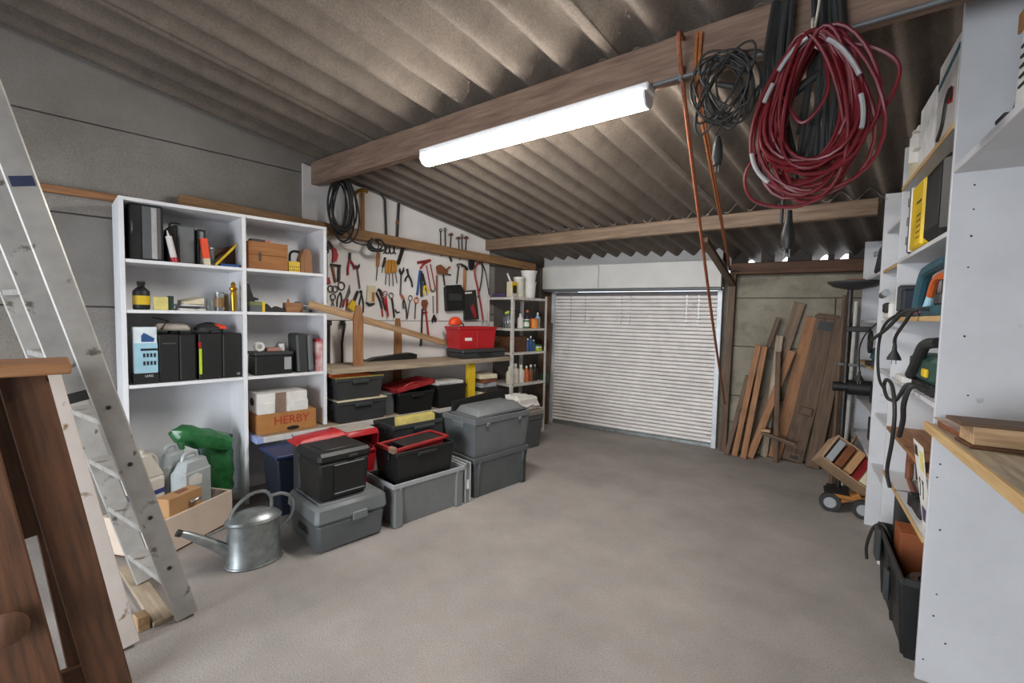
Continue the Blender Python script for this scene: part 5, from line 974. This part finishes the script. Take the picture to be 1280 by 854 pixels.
# things on the counter board
t = thing('pine_block', 'pale pine block with a dark board on top on the near counter', 'block', RI(.70, 2.27, 1.165), RZ+R(4))
ob('block', MB().box(-.06, -.16, .012, .06, .2, .078, .003), W_('y', 'light'), t); ob('base_board', MB().box(-.07, -.17, 0, .07, .21, .0115, .002), W_('y', 'dark'), t); ob('top_board', MB().box(-.065, -.20, .0785, .075, .2, .092, .002), W_('y', 'old'), t); ob('joint_line', MB().box(-.061, .0, .013, .061, .003, .0775), W_('y', 'dark'), t)
t = thing('magazine', 'curled brown magazine lying behind the pine block', 'magazine', RI(.60, 2.48, 1.165), RZ+R(8)); ob('pages', MB().hull([(-.1, -.06, 0), (.1, -.06, 0), (.1, .1, 0), (-.1, .1, 0), (-.1, -.065, .035), (.1, -.05, .008), (.1, .1, .008), (-.1, .1, .03)], .002), M['brownl'], t); ob('cover', MB().hull([(-.105, -.075, .036), (.1, -.05, .0085), (.1, .1, .0085), (-.105, .1, .031), (-.105, -.075, .039), (.1, -.05, .011), (.1, .1, .011), (-.105, .1, .034)]), mat('magazine_print', '6e4438', .4, col2='b9a48e', scale=7, bump=0), t)
# on the near upper shelf
t = thing('black_stapler', 'black hand tool on the near upper shelf beside the paper bag', 'tool', RI(.58, 2.14, 2.265), RZ); ob('body', MB().hull([(-.03, -.02, .018), (.03, -.02, .018), (.03, .08, .018), (-.03, .08, .018), (-.02, -.01, .075), (.025, -.01, .08), (.025, .08, .085), (-.02, .08, .075)], .012), M['black'], t); ob('base', MB().box(-.035, -.05, 0, .04, .1, .016, .003), M['black2'], t)
t = thing('paper_sack', 'printed white paper sack on the near upper shelf', 'sack', RI(.665, 1.99, 2.265), RZ); ob('sack', MB().hull([(-.09, -.12, 0), (.12, -.12, 0), (.12, .12, 0), (-.09, .12, 0), (-.08, -.11, .38), (.12, -.11, .40), (.12, .11, .40), (-.08, .11, .38)], .012), M['paper'], t); ob('print_band', MB().box(-.088, -.1235, .24, .1, -.116, .30, .001), mat('print_brown', 'a5784a', .6), t)
for i in range(5): ob('print_line', MB().box(-.05, -.1235, .06+.03*i, .03-.01*(i % 3), -.1195, .067+.03*i), M['dsteel'], t)
ob('print_pink', MB().box(-.07, -.116, .31, .08, -.111, .37), mat('print_pink', 'c4a3b4', .6), t)
# top shelf of the bay behind the big panel
t = thing('white_carton', 'white carton with open side flaps on the top right shelf', 'carton', RI(.64, 3.28, 2.455), RZ); ob('body', MB().box(-.17, -.1, 0, .17, .12, .34, .003), mat('carton_plain', 'cfd0d2', .6), t); ob('flap', MB().hull([(-.176, -.14, .06), (-.171, -.1, .06), (-.171, -.1, .2), (-.176, -.14, .2), (-.18, -.14, .06), (-.1755, -.1, .06), (-.1755, -.1, .2), (-.18, -.14, .2)]), M['paper'], t)
ob('flap', MB().box(-.168, -.135, .22, -.12, -.101, .225), M['paper'], t); ob('flap', MB().box(-.168, -.128, .12, -.1, -.101, .124), M['paper'], t)
t = thing('print_box', 'tall grey box printed with a tool picture on the top right shelf', 'carton', RI(.64, 2.90, 2.455), RZ); ob('body', MB().box(-.165, -.1, 0, .17, .12, .40, .003), mat('print_grey', 'b9b7b6', .5, 0, .2, 5, .01), t)
ob('print_stripe', MB().prism([(-.165, .28), (.17, .33), (.17, .36), (-.165, .31)], -.0015, 'y', -.1), M['teal'], t); ob('print_tool', MB().tube(bez([(-.1, -.1, .03), (-.02, -.1, .08), (.02, -.1, .17), (.08, -.1, .2), (.1, -.1, .15)]), .012, 6), M['dsteel'], t); ob('print_red', MB().prism([(.03, .15), (.11, .13), (.12, .19), (.06, .22)], -.002, 'y', -.1), M['redm'], t)
for i, (f, w_, h_, m1, lab) in enumerate(((3.60, .20, .2, 'cream', 'cream box with a dark seam'), (3.60, .18, .085, 'paper', 'white box lying on the cream box'))): carton('small_carton', lab+' at the far end of the top right shelf', RI(.64, f, 2.455+(.2005 if i else 0)), w_, .2, h_, M[m1], RZ)
# second shelf: yellow case, black case, red pouch
t = thing('yellow_tool_case', 'yellow case with black edge handle standing on the second right shelf', 'case', RI(.65, 3.33, 2.0), RZ); ob('shell', MB().box(-.14, -.12, 0.012, .14, .12, .37, .012), M['yellow'], t); ob('side_shell', MB().box(-.19, -.125, 0, -.141, .125, .38, .014), M['black'], t); ob('rim', MB().box(-.1405, -.126, .01, -.125, .126, .375, .003), M['paper'], t)
for z in (.08, .19, .30): ob('clip', MB().box(-.18, -.132, z-.025, -.15, -.124, z+.025, .003), M['steel2'], t)
for i in range(5): ob('print_line', MB().box(.02, -.1215, .06+.03*i, .11, -.1195, .066+.03*i), M['dsteel'], t)
ob('print_mark', MB().box(.0, -.1215, .25, .11, -.1195, .262), M['dsteel'], t)
t = thing('black_tool_case', 'black case with rounded corners beside the yellow case', 'case', RI(.65, 2.90, 2.0), RZ); ob('shell', MB().box(-.19, -.13, 0, .17, .12, .365, .03), M['black'], t); ob('inset', MB().box(-.13, -.134, .05, .13, -.129, .31, .004), M['black2'], t)
solo('red_pouch', 'small dark red pouch beyond the yellow case', 'pouch', MB().hull([(-.05, -.07, 0), (.06, -.07, 0), (.06, .06, 0), (-.05, .06, 0), (-.02, -.06, .13), (.02, -.06, .13), (.02, .05, .13), (-.02, .05, .13)], .012), M['redm'], RI(.66, 4.05, 2.30), RZ)
# third shelf: charger and jigsaw
t = thing('battery_charger', 'dark grey battery charger block on the power tool shelf', 'charger', RI(.61, 3.66, 1.635), RZ); ob('body', MB().box(-.085, -.08, 0, .085, .1, .035, .008).box(-.085, -.08, .034, -.03, .1, .2, .01), M['dgrey'], t); ob('battery', MB().box(-.02, -.07, .036, .06, .06, .17, .01), M['navy'], t)
t = thing('circular_saw', 'teal power saw with open handle on the power tool shelf', 'power saw', RI(.61, 3.13, 1.635), RZ)
ob('frame_handle', MB().tube(bez([(.30, -.03, .03), (.05, -.03, .028), (-.20, -.03, .028), (-.27, -.03, .05), (-.24, -.03, .13), (-.17, -.03, .22), (-.08, -.03, .245), (.30, -.03, .262)]), .030, 10), M['teal'], t)
ob('motor_body', MB().box(.0, .0, .03, .30, .10, .22, .03), M['black'], t); ob('trigger', MB().tube(bez([(.10, -.02, .20), (.0, -.02, .18), (-.07, -.02, .11)]), .018, 8), M['orange'], t); ob('oil_bottle', MB().cyl((-.10, -.02, .055), (-.075, -.02, .125), .024, .012, 10), M['skyb'], t)
ob('badge', MB().box(-.20, -.0625, .02, -.06, -.056, .042), mat('badge_pink', 'c05a66', .5), t); ob('gear_case', MB().box(-.02, -.02, .055, .12, .03, .12, .012), M['dgrey'], t)
def cord(label, pts, r_=.008, plug=None, name='power_cord'):
    P = [RW(*p) for p in pts]; c = P[0]; t = thing(name, label, 'cord', c); ob('cord', MB().tube(bez([p-c for p in P], 8), r_, 7), M['black2'], t)
    if plug:
        q = P[-1]-c; pg = ob('plug', MB().lathe([(.010, .0), (.012, -.03), (.032, -.07), (.034, -.085)][::-1], 12), M['black2'], t, q)
        for k in (-1, 1): ob('pin', MB().cyl((k*.01, 0, -.084), (k*.01, 0, -.11), .003, n=6), M['steel'], pg)
    return t
cord('black saw cord hanging over the shelf edge with its plug down', [(.552, 3.0, 1.67), (.50, 3.02, 1.665), (.485, 3.15, 1.60), (.485, 3.38, 1.52), (.49, 3.42, 1.47)], .009, True)
cord('black cord looping from the charger down to a grey socket', [(.531, 3.62, 1.66), (.488, 3.75, 1.60), (.485, 3.95, 1.5), (.485, 3.98, 1.35), (.49, 3.9, 1.22), (.50, 3.72, 1.17)], .009)
cord('thick doubled black cord sagging in front of the charger', [(.551, 3.2, 1.67), (.495, 3.25, 1.66), (.47, 3.6, 1.56), (.455, 3.98, 1.49), (.47, 4.15, 1.48)], .011)
# fourth shelf: green tool
t = thing('belt_sander', 'dark green power tool with black handle below the teal saw', 'power tool', RI(.63, 3.08, 1.25), RZ); ob('body', MB().box(-.27, -.085, .05, .22, .085, .19, .025), M['dgreen'], t); ob('sole', MB().box(-.2, -.08, 0, .22, .08, .055, .006), M['black'], t); ob('handle', MB().tube(bez([(-.16, -.09, .07), (-.02, -.095, .14), (.1, -.09, .24), (.2, -.06, .26)]), .026, 10), M['black2'], t); ob('yellow_knob', MB().box(.12, -.1, .09, .2, -.084, .13, .005), M['yellow'], t)
cord('green tool cord with a round loop hanging in front of the lower shelves', [(.553, 3.05, 1.275), (.50, 3.06, 1.285), (.478, 3.1, 1.22), (.48, 3.25, 1.17), (.475, 3.45, 1.16), (.475, 3.58, 1.21), (.475, 3.5, 1.26), (.475, 3.3, 1.24), (.472, 3.16, 1.12), (.475, 3.2, .95), (.48, 3.32, .76), (.50, 3.34, .655)], .010)
cord('second green tool cord dropping straight behind the loop', [(.553, 2.95, 1.278), (.497, 2.955, 1.285), (.478, 2.98, 1.2), (.49, 3.05, 1.1), (.49, 3.12, 1.0)], .012)
carton('loose_papers', 'stack of pale papers lying on the fourth shelf', RI(.62, 3.56, 1.25), .22, .16, .035, M['paper'], RZ)
# lower shelf .64
t = thing('leather_harness', 'brown leather horse collar ring on the lower right shelf', 'harness', RI(.60, 3.42, .6378), RZ+R(-8)); ob('collar', MB().tube(bez([(-.17, 0, .018), (-.18, 0, .12), (-.10, 0, .22), (.04, 0, .235), (.17, 0, .21)]), .02, 8), M['brownl'], t); ob('inner_strap', MB().tube(bez([(-.09, .02, .20), (.02, .03, .14), (.14, .03, .11)]), .013, 8), M['black2'], t); ob('foot_strap', MB().tube([(-.17, 0, .016), (.17, .02, .016)], .014, 8), M['brownl'], t)
t = thing('wire_spool', 'dark wire spool standing behind the black clamp', 'spool', RI(.712, 3.10, .6375), RZ); ob('drum', MB().cyl((0, -.05, .09), (0, .05, .09), .06, n=18), M['dsteel'], t); ob('flange', MB().cyl((0, -.058, .09), (0, -.05, .09), .088, n=20), M['dgrey'], t); ob('flange', MB().cyl((0, .05, .09), (0, .058, .09), .088, n=20), M['dgrey'], t); ob('hub', MB().cyl((0, -.062, .09), (0, -.057, .09), .02, n=12), M['steel'], t)
solo('black_clamp', 'black plastic clamp at the edge of the lower right shelf', 'clamp', MB().hull([(-.12, -.04, 0), (.08, -.04, 0), (.08, .04, 0), (-.12, .04, 0), (-.12, -.03, .05), (.05, -.03, .09), (.05, .03, .09), (-.12, .03, .05)], .012).box(-.14, -.045, 0, -.10, .045, .075, .01), M['black'], RI(.585, 2.98, .64), RZ)
t = thing('price_card', 'white printed leaflet with a yellow patch leaning against the big panel', 'leaflet', RI(.53, 2.765, .64), RZ)
def cy(z, o=0.): return .028-.12*z-o                      # stands on the lower shelf and leans on the edge of the shelf above
def sheetq(x0, x1, z0, z1, o=0., th=.002, sk=0.): return MB().hull([(x0, cy(z0, o), z0), (x1, cy(z0, o), z0), (x1, cy(z0, o)+th, z0), (x0, cy(z0, o)+th, z0), (x0-sk, cy(z1, o), z1), (x1, cy(z1, o), z1), (x1, cy(z1, o)+th, z1), (x0-sk, cy(z1, o)+th, z1)])
ob('sheet', sheetq(-.09, .06, 0, .40, sk=.05), M['paper'], t)
ob('yellow_patch', sheetq(-.02, .05, .28, .37, .0012, .001), mat('pale_lemon', 'd9cf7a', .6), t); ob('print_block', sheetq(-.07, .02, .03, .10, .0012, .001), M['purple'], t); ob('print_block', sheetq(-.12, -.06, .33, .38, .0012, .001), M['dsteel'], t)
for i in range(2): ob('handwriting', MB().tube(bez([(a+.06*i, cy(z, .001), z) for a, z in ((-.08, .14), (-.06, .2), (-.07, .23), (-.05, .22))]), .002, 5), M['dsteel'], t)
# black crate on the floor
t = crate('parts_crate', 'black open crate on the floor holding a brown box and hose', RW(.625, 3.11, 0), .72, .30, .40, M['black'], RZ, tp=.03, rim=.035, ribs=3, mt2=M['black2'])
ob('clasp', MB().box(-.30, -.172, .22, -.2, -.148, .40, .006), M['dgrey'], t); ob('clasp', MB().box(.04, -.167, .14, .1, -.146, .30, .006), M['dgrey'], t)
carton('brown_carton', 'orange-brown box standing in the black crate', RW(.625, 3.26, .0058), .18, .18, .46, mat('box_brown', '8a4a24', .7), RZ)
t = thing('hose_coil', 'grey ribbed hose coiled in the black crate', 'hose', RW(.62, 2.95, -.0225), RZ)
for k in range(5): ob('hose_turn', MB().ring((0, -.0, .06+.066*k), .072, .032, 'z', 20, .9), M['steel2'], t)
cord('thick black cable curling from the black crate rim', [(.53, 3.36, .33), (.50, 3.38, .40), (.478, 3.40, .409), (.452, 3.46, .35), (.44, 3.56, .2), (.45, 3.60, .10)], .009)
carton('small_box', 'tall black box beyond the crate under the shelves', RW(.70, 3.62, 0), .16, .24, .54, M['black2'], RZ)
# far bays
t = thing('blue_bag', 'dark blue zipped bag on the second shelf of the far bay', 'bag', RI(.62, 4.85, 2.0), RZ); ob('bag', MB().hull([(-.2, -.08, 0), (.2, -.08, 0), (.2, .1, 0), (-.2, .1, 0), (-.14, -.05, .25), (.18, -.06, .27), (.18, .08, .27), (-.14, .06, .25)], .035), M['navy'], t); ob('buckle', MB().box(-.12, -.088, .16, -.06, -.07, .2, .004), M['steel'], t)
t = thing('grey_tool', 'grey power tool lying at the far end of the power tool shelf', 'power tool', RI(.62, 4.2, 1.62), RZ); ob('body', MB().box(-.16, -.08, .0, .12, .08, .13, .02), M['paper'], t); ob('chuck', MB().cyl((-.12, -.09, .18), (.1, -.1, .19), .025, n=10), M['steel'], t); ob('grip', MB().box(-.02, -.1, .05, .1, -.07, .12, .01), M['dsteel'], t)
t = thing('blue_sander', 'blue sander with dark disc on the far wooden shelf', 'power tool', RI(.62, 4.86, 1.235), RZ); ob('body', MB().hull([(-.2, -.07, .04), (.2, -.07, .04), (.2, .07, .04), (-.2, .07, .04), (-.1, -.05, .16), (.2, -.05, .19), (.2, .05, .19), (-.1, .05, .16)], .025), M['teal'], t); ob('disc', MB().cyl((-.02, -.02, .0), (-.02, -.02, .04), .09, n=18), M['black'], t); ob('blade_guard', MB().ring((-.05, -.08, .2), .09, .012, 'y', 18), M['dsteel'], t)
cord('thin black cord hung across the far shelf with a small plug', [(.55, 4.7, 1.593), (.505, 4.9, 1.50), (.49, 5.1, 1.38), (.49, 5.08, 1.25), (.49, 5.0, 1.17)], .006, True)
for i, (z, h_) in enumerate(((.55, .2), (.88, .16))): carton('shelf_box', ('dark', 'smaller dark')[i]+' box on the far low shelf', RI(.70, 5.0, z), .34, .22, h_, M['black2'], RZ)
t = thing('glue_gun', 'black glue gun with a red trigger on the far low shelf', 'tool', RI(.57, 4.75, .88), RZ); ob('barrel', MB().box(-.07, -.02, .06, .06, .02, .1, .01), M['black'], t); ob('grip', MB().box(.02, -.018, 0, .06, .018, .062, .008), M['black2'], t); ob('trigger', MB().box(-.0, -.01, .03, .018, .01, .06, .003), M['red'], t)
# stand with disc and clamp lamps
g = RW(.41, 5.28, 0)
t = thing('clamp_stand', 'dark pole stand with a round disc on top and clamped motors', 'stand', g, RZ)
ob('pole', MB().cyl((0, 0, 0), (0, 0, 1.93), .022, n=10), M['dsteel'], t); ob('base_foot', MB().box(-.09, -.09, 0, .09, .09, .02, .005), M['dsteel'], t)
ob('disc', MB().lathe([(.04, 1.90), (.16, 1.925), (.21, 1.96), (.215, 1.975), (.15, 1.97), (.02, 1.955)], 28, (0.0, .03, 0)), M['dgrey'], t); ob('upper_arm', MB().box(-.025, -.02, 1.51, .025, .17, 1.56, .006), M['black'], t); ob('lower_arm', MB().cyl((0, -.06, 1.2), (0, .16, 1.2), .014, n=8), M['steel'], t)
ob('motor', MB().cyl((0, .03, .99), (0, .2, .99), .07, n=16).cyl((0, -.09, .99), (0, .03, .99), .045, n=12), M['black'], t); ob('tool_rest', MB().box(-.10, -.04, 1.966, .06, .10, 1.996, .004), M['brownl'], t)
for i, (dr_, df, k, h_) in enumerate(((-.05, .12, 'old', 1.86), (.045, .125, None, 1.8), (.07, .18, None, 1.75), (-.01, .22, 'old', 1.9))):
    p = RW(.41+dr_, 5.28+df, 0)
    o = solo('long_tube', ('brown wooden pole', 'white plastic tube', 'grey metal tube', 'dark wooden pole')[i]+' standing beside the clamp stand', 'pole', MB().cyl((0, 0, 0), (.02, .05, h_), .016, n=10), W_('z', k) if k else (M['paper'] if i == 1 else M['steel']), p, PHI)
solo('black_pipe', 'thick black pipe standing behind the clamp stand', 'pipe', MB().cyl((0, 0, 0), (0, .03, 1.6), .028, n=12), M['black'], RW(.44, 5.56), PHI)
# trolley with tilted crate
g = RW(.43, 4.70, 0)
t = thing('garden_trolley', 'small orange-framed trolley with a grey wheel by the shelving', 'trolley', g, PHI)
for (x, y) in ((-.12, -.06), (.10, -.10)): wh = ob('wheel', MB().cyl((x, y-.02, .078), (x, y+.02, .078), .076, n=22), M['black2'], t); ob('wheel_hub', MB().cyl((x, y-.023, .078), (x, y+.023, .078), .045, n=16), M['lgrey'], wh)
ob('frame_arm', MB().hull([(-.13, -.05, .06), (-.09, -.05, .05), (-.09, .0, .05), (-.13, .0, .06), (.08, -.05, .185), (.10, -.05, .145), (.10, .0, .145), (.08, .0, .185)], .006), mat('trolley_ochre', '9c6628', .55), t); ob('cross_frame', MB().box(-.10, -.06, .118, .16, .12, .15, .006), MATS['trolley_ochre'], t); ob('tray', MB().box(-.16, -.05, .13, .02, .14, .152, .004), M['black'], t); ob('axle', MB().cyl((.12, -.16, .07), (.12, .14, .07), .014, n=8), MATS['trolley_ochre'], t)
t = thing('tilted_crate', 'tilted wooden crate of papers and red packets lying on the trolley', 'crate', g-NR*.005+Vector((0, 0, .405)), (R(58), R(34), PHI)); t.scale = (1.2, .95, 1.0)
ob('panel', MB().box(-.17, -.13, -.10, .19, -.118, .10, .002), mat('crate_board', 'a08468', .7), t); ob('panel', MB().box(-.17, .118, -.10, .19, .13, .10, .002), MATS['crate_board'], t); ob('bottom', MB().box(-.17, -.117, -.10, .19, .117, -.088, .002), MATS['crate_board'], t); ob('end_panel', MB().box(.178, -.117, -.087, .19, .117, .10, .002), MATS['crate_board'], t); ob('end_panel', MB().box(-.17, -.117, -.087, -.158, .117, .10, .002), MATS['crate_board'], t)
for i, (x, m1) in enumerate(((-.12, 'lgrey'), (-.06, 'brownl'), (.0, 'card2'), (.06, 'redm'), (.11, 'cream'), (.15, 'brownl'))): ob('packet', MB().box(x-.022, -.11, -.085, x+.022, .11, .09+.02*(i % 3), .003), M[m1], t)
ob('rope_tie', MB().tube(bez([(.19, -.12, .08), (.24, -.05, .14), (.26, .05, .12), (.19, .1, .09)]), .008, 6), M['dsteel'], t)
board('loose_board', g+RW(-.02, .240, .36), g+RW(.05, .200, .60), .15, .012, W_('x', 'light'), (0, 1, 0), label='pale board poking up behind the tilted crate', cat='plank')
